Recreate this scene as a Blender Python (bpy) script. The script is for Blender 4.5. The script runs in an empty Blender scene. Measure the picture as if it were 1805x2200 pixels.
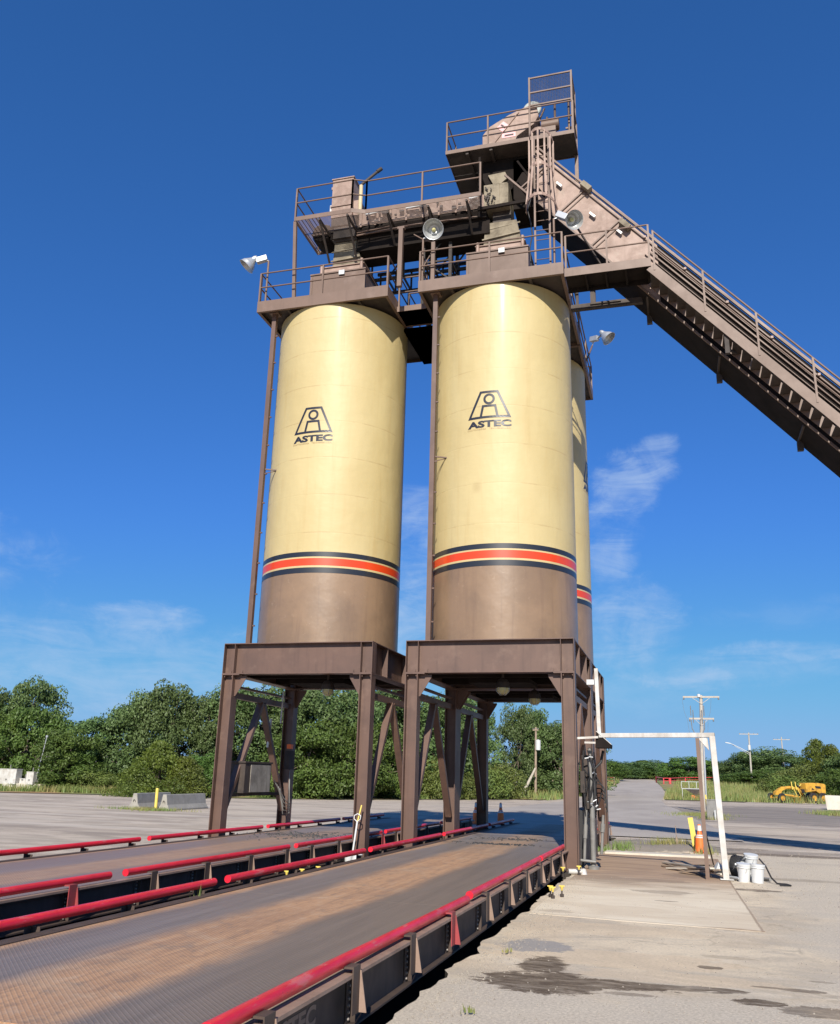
import bpy, math, random
from mathutils import Vector, Matrix, noise
R_ = math.radians
sc = bpy.context.scene
COL = sc.collection
# ------------------------------------------------------------------ camera
RC = Vector((0, 0, 0))
CX, CY, CZ = 6.0658, -19.7788, 1.7805
YAW, PITCH, ROLL, FPX = -0.2858, 0.2927, -0.0265, 1891.76
fwd = Vector((math.sin(YAW)*math.cos(PITCH), math.cos(YAW)*math.cos(PITCH), math.sin(PITCH)))
rgt = Vector((math.cos(YAW), -math.sin(YAW), 0)); up = rgt.cross(fwd)
c_, s_ = math.cos(ROLL), math.sin(ROLL)
rgt, up = rgt*c_ - up*s_, rgt*s_ + up*c_
cam = bpy.data.cameras.new('camera'); camo = bpy.data.objects.new('camera', cam); COL.objects.link(camo)
camo.matrix_world = Matrix(((rgt.x, up.x, -fwd.x, CX), (rgt.y, up.y, -fwd.y, CY), (rgt.z, up.z, -fwd.z, CZ), (0, 0, 0, 1)))
cam.sensor_fit = 'VERTICAL'; cam.sensor_height = 24; cam.lens = FPX/2200*24
cam.clip_start = .05; cam.clip_end = 3000
sc.camera = camo
# ------------------------------------------------------------------ light
SUN = Vector((0.28, -1.52, 1.0)).normalized()           # direction towards the sun
sl = bpy.data.lights.new('sun', 'SUN'); sl.energy = 5.0; sl.angle = R_(.53); sl.color = (1, .935, .835)
so = bpy.data.objects.new('sun', sl); COL.objects.link(so); so.rotation_euler = SUN.to_track_quat('Z', 'Y').to_euler()
so.location = (0, -60, 60)
w = bpy.data.worlds.new('World'); sc.world = w; w.use_nodes = True
wn, wl = w.node_tree.nodes, w.node_tree.links; wn.clear()
def N(nt, t, **k):
    n = nt.nodes.new(t)
    for a, b in k.items(): setattr(n, a, b)
    return n
def M(nt, op, a, b=None, c=None, clamp=False):
    n = nt.nodes.new('ShaderNodeMath'); n.operation = op; n.use_clamp = clamp
    for i, v in enumerate((a, b, c)):
        if v is None: continue
        if isinstance(v, (int, float)): n.inputs[i].default_value = v
        else: nt.links.new(v, n.inputs[i])
    return n.outputs[0]
def SS(nt, x, a, b):                                       # smooth step a..b -> 0..1
    n = nt.nodes.new('ShaderNodeMapRange'); n.interpolation_type = 'SMOOTHSTEP'
    nt.links.new(x, n.inputs[0]); n.inputs[1].default_value = a; n.inputs[2].default_value = b
    return n.outputs[0]
def MIX(nt, f, a, b, blend='MIX'):
    n = nt.nodes.new('ShaderNodeMix'); n.data_type = 'RGBA'; n.blend_type = blend; n.clamp_factor = True
    for s, v in ((n.inputs[0], f), (n.inputs[6], a), (n.inputs[7], b)):
        if isinstance(v, (int, float)): s.default_value = v
        elif isinstance(v, tuple): s.default_value = (*v[:3], 1)
        else: nt.links.new(v, s)
    return n.outputs[2]
def NOISE(nt, vec, scale, detail=5, rough=.55, dist=0, out=0):
    n = nt.nodes.new('ShaderNodeTexNoise'); n.inputs['Scale'].default_value = scale
    n.inputs['Detail'].default_value = detail; n.inputs['Roughness'].default_value = rough; n.inputs['Distortion'].default_value = dist
    nt.links.new(vec, n.inputs['Vector']); return n.outputs[out]
def MAPV(nt, vec, sca=(1, 1, 1), loc=(0, 0, 0), rot=(0, 0, 0)):
    n = nt.nodes.new('ShaderNodeMapping'); nt.links.new(vec, n.inputs[0])
    n.inputs[1].default_value = loc; n.inputs[2].default_value = rot; n.inputs[3].default_value = sca
    return n.outputs[0]
nt = w.node_tree
sky = N(nt, 'ShaderNodeTexSky', sky_type='NISHITA', sun_disc=False)
sky.sun_elevation = math.asin(SUN.z); sky.sun_rotation = math.atan2(SUN.x, SUN.y)
sky.altitude = 300; sky.air_density = 1.0; sky.dust_density = .35; sky.ozone_density = 2.2
tc = N(nt, 'ShaderNodeTexCoord'); sep = N(nt, 'ShaderNodeSeparateXYZ'); wl.new(tc.outputs['Generated'], sep.inputs[0])
az = M(nt, 'MULTIPLY', M(nt, 'ARCTAN2', sep.outputs[0], sep.outputs[1]), 57.2958)
el = M(nt, 'MULTIPLY', M(nt, 'ARCSINE', sep.outputs[2]), 57.2958)
cmb = N(nt, 'ShaderNodeCombineXYZ'); wl.new(az, cmb.inputs[0]); wl.new(el, cmb.inputs[1])
cn = NOISE(nt, MAPV(nt, cmb.outputs[0], (.16, .62, 1), rot=(0, 0, .30)), 1.0, 10, .66, .7)
cn2 = NOISE(nt, MAPV(nt, cmb.outputs[0], (.22, .22, 1)), 1.0, 6, .6, .8)
cn3 = NOISE(nt, MAPV(nt, cmb.outputs[0], (.30, .48, 1), rot=(0, 0, -.9)), 1.0, 9, .68, .5)
cl = None
for (a, e, ra, re_, k) in ((-.4, 20.6, 1.6, .9, .5), (-1.6, 19.6, 2.4, 1.5, .62), (-2.6, 18.2, 2.3, 2.0, .62), (-3.4, 16.2, 2.0, 2.0, .58), (-3.8, 13.8, 1.7, 2.2, .5), (-3.0, 9.2, 3.6, 3.6, .5), (-34.1, 9.0, 4.0, 1.1, .62), (-38.0, 7.0, 9, 2.6, .42),
                          (.6, 6.2, 3.6, .8, .6), (5.6, 7.6, 5.0, .8, .6), (3.4, 6.9, 7.5, 1.3, .3), (-2.9, 5.2, 4, 1.3, .22), (-16.7, 15.5, 2.6, 3.2, .5), (-16.5, 9.5, 2.6, 3.5, .6), (-30, 5.2, 18, 3.4, .42), (12, 10, 9, 1.2, .12), (-52, 12, 12, 3, .4), (25, 9, 10, 2.5, .4)):
    d = M(nt, 'ADD', M(nt, 'POWER', M(nt, 'ABSOLUTE', M(nt, 'DIVIDE', M(nt, 'SUBTRACT', az, a), ra)), 2),
             M(nt, 'POWER', M(nt, 'ABSOLUTE', M(nt, 'DIVIDE', M(nt, 'SUBTRACT', el, e), re_)), 2))
    d = M(nt, 'ADD', d, M(nt, 'MULTIPLY', M(nt, 'SUBTRACT', cn3, .5), 3.2)); m = M(nt, 'MULTIPLY', M(nt, 'SUBTRACT', 1.0, SS(nt, d, .0, 1.3)), k)
    cl = m if cl is None else M(nt, 'MAXIMUM', cl, m)
cl = M(nt, 'MULTIPLY', cl, SS(nt, M(nt, 'ADD', M(nt, 'MULTIPLY', cn, .6), M(nt, 'MULTIPLY', cn2, .4)), .34, .66))
hs = N(nt, 'ShaderNodeHueSaturation'); wl.new(sky.outputs[0], hs.inputs['Color']); hs.inputs['Saturation'].default_value = 1.18
hs.inputs['Value'].default_value = 1.0; hs.inputs['Hue'].default_value = .512
sr = N(nt, 'ShaderNodeSeparateColor'); wl.new(hs.outputs[0], sr.inputs[0]); cr_ = N(nt, 'ShaderNodeCombineColor')
for i_, (g_, k_, c_) in enumerate(((.785, .30, .30), (.72, .61, .47), (.82, 1.156, .78))):
    v_ = N(nt, 'ShaderNodeMath', operation='SMOOTH_MIN'); wl.new(M(nt, 'MULTIPLY', M(nt, 'POWER', M(nt, 'MULTIPLY', sr.outputs[i_], .105), g_), k_), v_.inputs[0]); v_.inputs[1].default_value = c_; v_.inputs[2].default_value = .12
    wl.new(M(nt, 'MULTIPLY', v_.outputs[0], 1/.105/1.34), cr_.inputs[i_])
skyc = MIX(nt, cl, cr_.outputs[0], (3.5, 4.5, 6.1))
bg = N(nt, 'ShaderNodeBackground'); bg.inputs[1].default_value = .105; wl.new(skyc, bg.inputs[0])
wo = N(nt, 'ShaderNodeOutputWorld'); wl.new(bg.outputs[0], wo.inputs[0])
sc.view_settings.view_transform = 'Standard'; sc.view_settings.look = 'None'
sc.view_settings.exposure = 0.42; sc.view_settings.gamma = 1; sc.view_settings.use_curve_mapping = False
sc.render.engine = 'CYCLES'
# ------------------------------------------------------------------ helpers
rnd = random.Random(7)
ORG = {}
def tag(o, label=None, cat=None, group=None, kind=None):
    if label: o['label'] = label
    if cat: o['category'] = cat
    if group: o['group'] = group
    if kind: o['kind'] = kind
    return o
def empty(name, loc, label, cat, group=None):
    o = bpy.data.objects.new(name, None); COL.objects.link(o); o.location = loc; o.empty_display_size = .3
    ORG[o.name] = Vector(loc); return tag(o, label, cat, group)
def frame(d, up=(0, 0, 1)):
    d = Vector(d).normalized(); u = Vector(up)
    if abs(d.dot(u)) > .98: u = Vector((0, 1, 0))
    s = d.cross(u).normalized(); return d, s, s.cross(d)
class MB:
    def __init__(s): s.v, s.f, s.sm = [], [], []
    def add(s, vs, fs, smooth=False):
        b = len(s.v); s.v += [Vector(v) for v in vs]
        for f in fs: s.f.append([b+i for i in f]); s.sm.append(smooth)
        return s
    def box(s, x0, x1, y0, y1, z0, z1):
        return s.add([(x0,y0,z0),(x1,y0,z0),(x1,y1,z0),(x0,y1,z0),(x0,y0,z1),(x1,y0,z1),(x1,y1,z1),(x0,y1,z1)],
                     [(0,3,2,1),(4,5,6,7),(0,1,5,4),(1,2,6,5),(2,3,7,6),(3,0,4,7)])
    def bar(s, p, q, w, h, up=(0,0,1)):
        p, q = Vector(p), Vector(q); d, a, b = frame(q-p, up); a = a*w/2; b = b*h/2
        vs = [p-a-b, p+a-b, p+a+b, p-a+b, q-a-b, q+a-b, q+a+b, q-a+b]
        return s.add(vs, [(0,1,2,3),(7,6,5,4),(0,4,5,1),(1,5,6,2),(2,6,7,3),(3,7,4,0)])
    def tube(s, p, q, r, n=10, r2=None, cap=True):
        return s.path([p, q], r, n, r2, cap)
    def path(s, pts, r, n=8, r2=None, cap=True):
        pts = [Vector(p) for p in pts]; m = len(pts); rings = []; pa = None
        for i, p in enumerate(pts):
            d = (pts[min(i+1, m-1)]-pts[max(i-1, 0)]).normalized()
            if pa is None: _, a, b = frame(d)
            else: a = (pa-d*pa.dot(d)).normalized(); b = a.cross(d)
            pa = a; rr = r if r2 is None else r+(r2-r)*i/(m-1)
            rings.append([p+(a*math.cos(t*2*math.pi/n)+b*math.sin(t*2*math.pi/n))*rr for t in range(n)])
        b0 = len(s.v)
        for g in rings: s.v += g
        for i in range(m-1):
            for t in range(n):
                s.f.append([b0+i*n+t, b0+i*n+(t+1)%n, b0+(i+1)*n+(t+1)%n, b0+(i+1)*n+t]); s.sm.append(True)
        if cap:
            b1 = len(s.v); s.v += [p.copy() for p in rings[0]]+[p.copy() for p in rings[-1]]
            s.f.append([b1+t for t in range(n)][::-1]); s.sm.append(False)
            s.f.append([b1+n+t for t in range(n)]); s.sm.append(False)
        return s
    def lathe(s, c, prof, n=24, axis=(0,0,1), smooth=True, cap=False, a0=0, a1=2*math.pi):
        c = Vector(c); d, a, b = frame(axis, (0, 1, 0) if abs(Vector(axis).normalized().z) > .9 else (0, 0, 1)); b0 = len(s.v); full = abs(a1-a0-2*math.pi) < 1e-6
        k = n if full else n+1
        for i in range(len(prof)-1):                       # every band has its own rings: hard edges between bands
            for (r, z) in prof[i:i+2]:
                for t in range(k):
                    an = a0+(a1-a0)*t/n; s.v.append(c+d*z+(a*math.cos(an)+b*math.sin(an))*r)
            q0 = b0+2*i*k
            for t in range(n):
                t2 = (t+1) % k
                s.f.append([q0+t, q0+t2, q0+k+t2, q0+k+t]); s.sm.append(smooth)
        return s
    def prism(s, poly, ext):
        poly = [Vector(p) for p in poly]; e = Vector(ext); n = len(poly)
        fs = [list(range(n)), [n+i for i in range(n)][::-1]]
        fs += [(i, n+i, n+(i+1)%n, (i+1)%n) for i in range(n)]
        return s.add(poly+[p+e for p in poly], fs)
    def ibeam(s, p, q, depth, width, a, t=.02, tw=.014):
        # flanges face +-a (depth apart), web between
        p, q, a = Vector(p), Vector(q), Vector(a).normalized(); d = (q-p).normalized(); b = d.cross(a)
        def slab(c0, ha, hb):
            vs = [p+c0+a*i*ha+b*j*hb for i, j in ((-1,-1),(1,-1),(1,1),(-1,1))]; vs += [v+(q-p) for v in vs]
            s.add(vs, [(0,1,2,3),(7,6,5,4),(0,4,5,1),(1,5,6,2),(2,6,7,3),(3,7,4,0)])
        slab(a*(depth/2-t/2), t/2, width/2); slab(-a*(depth/2-t/2), t/2, width/2); slab(a*0, depth/2-t, tw/2)
        return s
    def build(s, name, mat, parent=None, label=None, cat=None, group=None, kind=None, origin=None, bevel=0):
        if origin is None:
            xs = [v.x for v in s.v]; ys = [v.y for v in s.v]; zs = [v.z for v in s.v]
            origin = Vector(((min(xs)+max(xs))/2, (min(ys)+max(ys))/2, min(zs)))
        origin = Vector(origin)
        me = bpy.data.meshes.new(name); me.from_pydata([v-origin for v in s.v], [], s.f)
        me.polygons.foreach_set('use_smooth', s.sm); me.update()
        mats = mat if isinstance(mat, (list, tuple)) else [mat]
        for m in mats: me.materials.append(m)
        o = bpy.data.objects.new(name, me); COL.objects.link(o); ORG[o.name] = origin
        if parent is not None: o.parent = parent; o.location = origin-ORG[parent.name]
        else: o.location = origin
        if bevel:
            m = o.modifiers.new('bevel', 'BEVEL'); m.width = bevel; m.segments = 2; m.limit_method = 'ANGLE'
        return tag(o, label, cat, group, kind)
def copy_tree(o, parent=None):
    c = o.copy(); COL.objects.link(c); c.parent = parent
    for ch in [x for x in list(bpy.data.objects) if x.parent == o]: copy_tree(ch, c)
    return c
# ------------------------------------------------------------------ materials
MATS = {}
def new_mat(name):
    m = bpy.data.materials.new(name); m.use_nodes = True; nt = m.node_tree
    b = nt.nodes['Principled BSDF']; g = nt.nodes.new('ShaderNodeNewGeometry'); MATS[name] = m
    return m, nt, b, g.outputs['Position']
def bump(nt, b, h, strength=.3, dist=.02):
    n = nt.nodes.new('ShaderNodeBump'); n.inputs['Strength'].default_value = strength; n.inputs['Distance'].default_value = dist
    nt.links.new(h, n.inputs['Height']); nt.links.new(n.outputs[0], b.inputs['Normal'])
def pm(name, base, dark=None, rough=.5, scale=1.2, amt=.5, metal=0, streak=0, bmp=.08, fine=25, spec=.5, light=None):
    m, nt, b, P = new_mat(name); dark = dark or tuple(c*.62 for c in base)
    n1 = NOISE(nt, P, scale, 8, .6, .4); n2 = NOISE(nt, P, fine, 4, .6)
    f = SS(nt, n1, .38, .72); col = MIX(nt, M(nt, 'MULTIPLY', f, amt), base, dark)
    if streak:
        ns = NOISE(nt, MAPV(nt, P, (9, 9, .5)), 1, 6, .6); col = MIX(nt, M(nt, 'MULTIPLY', SS(nt, ns, .48, .75), streak), col, dark)
    if light: col = MIX(nt, M(nt, 'MULTIPLY', SS(nt, NOISE(nt, P, scale*2.3, 6, .6), .52, .8), .55), col, light)
    col = MIX(nt, M(nt, 'MULTIPLY', n2, .22), col, tuple(c*.6 for c in base))
    nt.links.new(col, b.inputs['Base Color']); b.inputs['Roughness'].default_value = rough; b.inputs['Metallic'].default_value = metal
    nt.links.new(M(nt, 'ADD', M(nt, 'MULTIPLY', n1, .25), rough-.12), b.inputs['Roughness'])
    b.inputs['Specular IOR Level'].default_value = spec
    if bmp: bump(nt, b, M(nt, 'ADD', n1, M(nt, 'MULTIPLY', n2, .15)), bmp, .02)
    return m
BR = pm('brown_paint', (.168, .106, .076), (.088, .053, .037), .55, .9, .45, streak=.30, light=(.25, .175, .14))
BRD = pm('dark_shaded_steel', (.055, .040, .032), (.018, .014, .012), .7, 1.6, .8, streak=.5, light=(.11, .085, .065))  # dark brown steel; undersides, treads and chutes get shade painted in with it
BLKSHD = pm('shade_black_steel', (.020, .015, .013), (.008, .007, .006), .9, 2.2, .6, spec=.15)  # near-black steel; shade of undersides and covered faces is put into the colour
BRG = pm('girder_brown', (.075, .050, .038), (.035, .024, .019), .7, 2.5, .7, streak=.5, light=(.12, .085, .062))  # bracket plates get their shaded side from this darker brown
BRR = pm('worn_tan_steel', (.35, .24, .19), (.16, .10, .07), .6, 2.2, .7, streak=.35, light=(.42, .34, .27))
DUST = pm('dusty_steel', (.27, .225, .155), (.09, .07, .045), .75, 3.0, .8, streak=.3)
BOLT = pm('worn_bolt_steel', (.30, .27, .24), (.12, .10, .09), .5, 9, .5, metal=.3)
BRE = pm('lit_edge_brown', (.30, .205, .155), (.15, .095, .07), .6, 3.5, .6, streak=.3)  # sunlit side of the gussets is put into this lighter brown
BRF = pm('frame_brown', (.130, .076, .056), (.066, .038, .031), .5, 1.1, .6, streak=.45, light=(.21, .135, .10), bmp=.12)
GREYW = pm('grey_green_enamel', (.34, .37, .34), (.2, .22, .2), .5, 4, .5)
BLK = pm('black_rubber', (.022, .021, .022), (.01, .01, .01), .6, 3, .5)
GALV = pm('galvanised_metal', (.55, .56, .56), (.33, .34, .34), .4, 4, .5, metal=.55)
WHT = pm('white_paint', (.58, .565, .53), (.30, .25, .19), .5, 3, .6, streak=.5)
WPL = pm('white_plastic', (.60, .61, .60), (.42, .42, .40), .4, 3, .4)
GREY = pm('grey_cylinder', (.22, .215, .20), (.10, .09, .08), .45, 5, .6)
YEL = pm('yellow_paint', (.78, .60, .12), (.45, .30, .06), .5, 3, .5)
YELM = pm('machine_yellow', (.70, .37, .04), (.20, .11, .03), .6, 2.6, .8, streak=.5)
ORG_ = pm('orange_plastic', (.85, .17, .03), (.5, .08, .02), .5, 4, .3)
REDF = pm('faded_red_rubber', (.42, .075, .04), (.22, .04, .03), .6, 4, .5)
WOOD = pm('weathered_wood', (.34, .26, .19), (.17, .12, .085), .85, 3, .6, streak=.5)
CONC = pm('barrier_concrete', (.33, .31, .27), (.20, .19, .165), .9, 1.4, .6, streak=.3, light=(.50, .47, .41))
CONCL = pm('light_concrete', (.60, .55, .46), (.36, .30, .23), .9, 1.2, .5, streak=.2)
PINK = pm('faded_pink_sign', (.80, .42, .42), (.6, .3, .28), .5, 6, .4)
DIRT = pm('pit_dirt', (.045, .037, .030), (.02, .017, .015), .95, 2, .6)
BARK = pm('bark', (.15, .12, .09), (.07, .055, .04), .9, 6, .6)
BARKP = pm('pale_bark', (.50, .45, .37), (.26, .22, .17), .9, 5, .5)
LENS = pm('lamp_glass', (.50, .47, .22), (.35, .3, .14), .2, 4, .3)
# cream silo paint: glossy, oil canned
m, nt, b, P = new_mat('cream_paint')
n1 = NOISE(nt, P, .55, 5, .55); n2 = NOISE(nt, MAPV(nt, P, (5, 5, .35)), 1, 6, .62); n3 = NOISE(nt, P, 1.7, 6, .6, .6)
col = MIX(nt, SS(nt, n1, .35, .7), (.50, .405, .200), (.465, .368, .172))
col = MIX(nt, M(nt, 'MULTIPLY', SS(nt, n2, .50, .74), .30), col, (.40, .27, .10))
n4 = NOISE(nt, MAPV(nt, P, (14, 14, .22)), 1, 5, .6); col = MIX(nt, M(nt, 'MULTIPLY', SS(nt, n4, .66, .74), .28), col, (.30, .20, .09))
n5 = NOISE(nt, P, 5.5, 4, .7, 1.5); col = MIX(nt, M(nt, 'MULTIPLY', SS(nt, n5, .735, .76), .5), col, (.24, .13, .05))
sz = N(nt, 'ShaderNodeSeparateXYZ'); nt.links.new(P, sz.inputs[0])
def gau(x, c, wd): return M(nt, 'SUBTRACT', 1.0, SS(nt, M(nt, 'ABSOLUTE', M(nt, 'SUBTRACT', x, c)), wd*.2, wd))
spot = M(nt, 'MULTIPLY', M(nt, 'MULTIPLY', gau(sz.outputs[0], 1.62, .16), gau(sz.outputs[2], 8.62, .20)), gau(sz.outputs[1], .2, .5))
col = MIX(nt, M(nt, 'MULTIPLY', spot, .45), col, (.36, .27, .12))
sm_ = None                                              # faint weld seams every 1.02 m
fr = M(nt, 'FRACT', M(nt, 'DIVIDE', M(nt, 'SUBTRACT', sz.outputs[2], 7.17), 1.02))
seam = M(nt, 'SUBTRACT', 1.0, SS(nt, M(nt, 'ABSOLUTE', M(nt, 'SUBTRACT', fr, .5)), .005, .022))
col = MIX(nt, M(nt, 'MULTIPLY', seam, M(nt, 'MULTIPLY', SS(nt, n3, .44, .60), .38)), col, (.32, .21, .09))
nt.links.new(col, b.inputs['Base Color']); b.inputs['Roughness'].default_value = .55; b.inputs['Coat Weight'].default_value = .08; b.inputs['Coat Roughness'].default_value = .13
h = M(nt, 'ADD', M(nt, 'ADD', NOISE(nt, MAPV(nt, P, (1.4, 1.4, .8)), 1, 3, .5), M(nt, 'MULTIPLY', NOISE(nt, MAPV(nt, P, (1.1, 1.1, 2.6)), 1, 3, .6), .35)), M(nt, 'MULTIPLY', seam, -.05))
bump(nt, b, h, .45, .06); CREAM = m
# brown silo skirt with scuffs
m, nt, b, P = new_mat('skirt_brown')
n1 = NOISE(nt, P, .8, 6, .6, .5); n2 = NOISE(nt, MAPV(nt, P, (7, 7, .5)), 1, 7, .6); n3 = NOISE(nt, P, 2.6, 9, .7, 2.5)
col = MIX(nt, SS(nt, n1, .35, .7), (.245, .160, .096), (.185, .122, .076))
col = MIX(nt, M(nt, 'MULTIPLY', SS(nt, n2, .48, .75), .35), col, (.13, .08, .055))
col = MIX(nt, M(nt, 'MULTIPLY', SS(nt, n3, .60, .70), .25), col, (.42, .31, .22))
nt.links.new(col, b.inputs['Base Color']); b.inputs['Roughness'].default_value = .42; b.inputs['Coat Weight'].default_value = .25; b.inputs['Coat Roughness'].default_value = .25
bump(nt, b, NOISE(nt, P, 1.6, 3, .5), .35, .05); SKIRT = m
def flat(name, c, rough=.4, coat=.3):
    m, nt, b, P = new_mat(name); col = MIX(nt, M(nt, 'MULTIPLY', SS(nt, NOISE(nt, P, 3, 6, .6), .45, .8), .35), c, tuple(x*.6+.02 for x in c))
    nt.links.new(col, b.inputs['Base Color']); b.inputs['Roughness'].default_value = rough; b.inputs['Coat Weight'].default_value = coat; return m
SBLK = flat('stripe_black', (.016, .018, .024)); SORG = flat('stripe_orange', (.62, .050, .007)); SCRM = flat('stripe_cream', (.52, .41, .20))
INK = flat('emblem_black', (.018, .018, .026)); INKB = flat('emblem_small_print', (.42, .30, .14)); LBR = flat('raised_lettering', (.21, .145, .11), .6, 0)
# red rail paint with scuffs
m, nt, b, P = new_mat('red_rail_paint')
n1 = NOISE(nt, MAPV(nt, P, (6, 1.5, 6)), 1, 8, .65, .8); n2 = NOISE(nt, P, 40, 3, .6)
col = MIX(nt, SS(nt, n1, .35, .75), (.66, .014, .034), (.46, .010, .022))
col = MIX(nt, M(nt, 'MULTIPLY', SS(nt, n1, .66, .76), .6), col, (.22, .03, .03))
col = MIX(nt, M(nt, 'MULTIPLY', SS(nt, NOISE(nt, MAPV(nt, P, (9, 2, 9)), 1, 8, .7), .58, .66), .6), col, (.50, .16, .15)); n6 = NOISE(nt, MAPV(nt, P, (30, 7, 30)), 1, 7, .75); col = MIX(nt, M(nt, 'MULTIPLY', SS(nt, n6, .63, .68), .8), col, (.085, .030, .022)); spz = N(nt, 'ShaderNodeSeparateXYZ'); nt.links.new(P, spz.inputs[0]); col = MIX(nt, M(nt, 'MULTIPLY', M(nt, 'MULTIPLY', SS(nt, spz.outputs[2], .505, .52), SS(nt, n1, .4, .6)), .35), col, (.62, .30, .28))
nt.links.new(col, b.inputs['Base Color']); nt.links.new(M(nt, 'ADD', .22, M(nt, 'MULTIPLY', n1, .3)), b.inputs['Roughness']); bump(nt, b, n2, .08, .01); RED = m
REDDK = pm('dusty_red_paint', (.33, .045, .05), (.15, .05, .045), .6, 5, .6)
# tread plate deck
m, nt, b, P = new_mat('tread_plate')
sp = N(nt, 'ShaderNodeSeparateXYZ'); nt.links.new(P, sp.inputs[0]); X, Y = sp.outputs[0], sp.outputs[1]
wob = M(nt, 'MULTIPLY', M(nt, 'SUBTRACT', NOISE(nt, MAPV(nt, P, (.9, .22, 1)), 1, 4, .6), .5), .7)
# local coordinate across each deck 0..3.2
xd = M(nt, 'ADD', M(nt, 'SUBTRACT', X, M(nt, 'MULTIPLY', M(nt, 'GREATER_THAN', X, -.5), 4.73)), 4.39)
xx = M(nt, 'ADD', xd, wob)
long1 = NOISE(nt, MAPV(nt, P, (7, .35, 1)), 1, 8, .65, .4); blot = NOISE(nt, P, 1.1, 8, .65, .8); fine = NOISE(nt, P, 60, 3, .7)
tr1 = M(nt, 'MULTIPLY', SS(nt, xx, .25, .45), M(nt, 'SUBTRACT', 1, SS(nt, xx, 1.0, 1.35)))
tr2 = M(nt, 'MULTIPLY', SS(nt, xx, 1.95, 2.3), M(nt, 'SUBTRACT', 1, SS(nt, xx, 3.0, 3.2)))
rust = MIX(nt, SS(nt, long1, .35, .65), (.58, .32, .155), (.41, .22, .112))
rust = MIX(nt, M(nt, 'MULTIPLY', SS(nt, blot, .5, .7), .6), rust, (.50, .35, .22))
blot2 = NOISE(nt, MAPV(nt, P, (7, 3.5, 1)), 1, 10, .78, .4); rust = MIX(nt, M(nt, 'MULTIPLY', SS(nt, blot2, .50, .62), .55), rust, (.20, .135, .095)); rust = MIX(nt, M(nt, 'MULTIPLY', SS(nt, blot2, .48, .36), .5), rust, (.56, .41, .28))
long2 = NOISE(nt, MAPV(nt, P, (34, .5, 1)), 1, 6, .7)
tr = MIX(nt, SS(nt, long1, .35, .7), (.245, .20, .17), (.185, .15, .125))
col = MIX(nt, tr1, rust, tr); tr_b = MIX(nt, SS(nt, long1, .35, .7), (.225, .175, .135), (.175, .138, .108)); col = MIX(nt, tr2, col, tr_b)
far_ = M(nt, 'LESS_THAN', X, -.5); col = MIX(nt, M(nt, 'MULTIPLY', far_, .55), col, (.30, .195, .155))
edge = SS(nt, M(nt, 'ABSOLUTE', M(nt, 'SUBTRACT', xd, 1.6)), 1.38, 1.52); col = MIX(nt, M(nt, 'MULTIPLY', edge, .7), col, (.30, .225, .15))
lv = SS(nt, Y, -4.0, 6.0); col = MIX(nt, M(nt, 'MULTIPLY', lv, .6), col, (.27, .235, .19))
sp_ = NOISE(nt, MAPV(nt, P, (.55, 1.3, 1), loc=(3.1, 1.2, 0)), 1, 8, .7, .8)
spill = M(nt, 'MULTIPLY', SS(nt, sp_, .50, .62), M(nt, 'MULTIPLY', SS(nt, Y, -1.2, 2.2), M(nt, 'SUBTRACT', 1, M(nt, 'MULTIPLY', SS(nt, Y, 5, 9), .3))))
col = MIX(nt, M(nt, 'MULTIPLY', spill, .8), col, (.035, .031, .028))
PI = math.pi
w1 = N(nt, 'ShaderNodeTexWave', wave_type='BANDS', bands_direction='X'); w1.inputs['Scale'].default_value = 1
w2 = N(nt, 'ShaderNodeTexWave', wave_type='BANDS', bands_direction='X'); w2.inputs['Scale'].default_value = 1
nt.links.new(MAPV(nt, P, (9.5, 9.5, 9.5), rot=(0, 0, PI/4)), w1.inputs[0]); nt.links.new(MAPV(nt, P, (9.5, 9.5, 9.5), rot=(0, 0, -PI/4)), w2.inputs[0])
tread = M(nt, 'MAXIMUM', M(nt, 'POWER', w1.outputs[1], 3), M(nt, 'POWER', w2.outputs[1], 3))
col = MIX(nt, M(nt, 'MULTIPLY', M(nt, 'MULTIPLY', tread, .35), M(nt, 'SUBTRACT', 1, M(nt, 'MULTIPLY', M(nt, 'MAXIMUM', tr1, tr2), .6))), col, (.46, .33, .23))
col = MIX(nt, M(nt, 'MULTIPLY', SS(nt, long2, .52, .70), .35), col, (.09, .075, .065)); col = MIX(nt, M(nt, 'MULTIPLY', SS(nt, blot2, .60, .68), .35), col, (.33, .29, .25))
col = MIX(nt, M(nt, 'MULTIPLY', fine, .25), col, (.08, .06, .05))
nt.links.new(col, b.inputs['Base Color']); b.inputs['Metallic'].default_value = .15
nt.links.new(M(nt, 'SUBTRACT', .66, M(nt, 'MULTIPLY', M(nt, 'MAXIMUM', tr1, tr2), .16)), b.inputs['Roughness']); bump(nt, b, M(nt, 'ADD', tread, M(nt, 'MULTIPLY', fine, .3)), .55, .006); TREAD = m
# ------------------------------------------------------------------ ground materials
def ellipses(nt, P, lst, nz):
    out = None; sp = N(nt, 'ShaderNodeSeparateXYZ'); nt.links.new(P, sp.inputs[0])
    for (x, y, rx, ry, k) in lst:
        d = M(nt, 'ADD', M(nt, 'POWER', M(nt, 'ABSOLUTE', M(nt, 'DIVIDE', M(nt, 'SUBTRACT', sp.outputs[0], x), rx)), 2), M(nt, 'POWER', M(nt, 'ABSOLUTE', M(nt, 'DIVIDE', M(nt, 'SUBTRACT', sp.outputs[1], y), ry)), 2))
        d = M(nt, 'ADD', d, M(nt, 'MULTIPLY', M(nt, 'SUBTRACT', nz, .5), 3.4)); e = M(nt, 'MULTIPLY', M(nt, 'SUBTRACT', 1, SS(nt, d, .75, 1.0)), k)
        out = e if out is None else M(nt, 'MAXIMUM', out, e)
    return out
m, nt, b, P = new_mat('gravel_yard')
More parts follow.
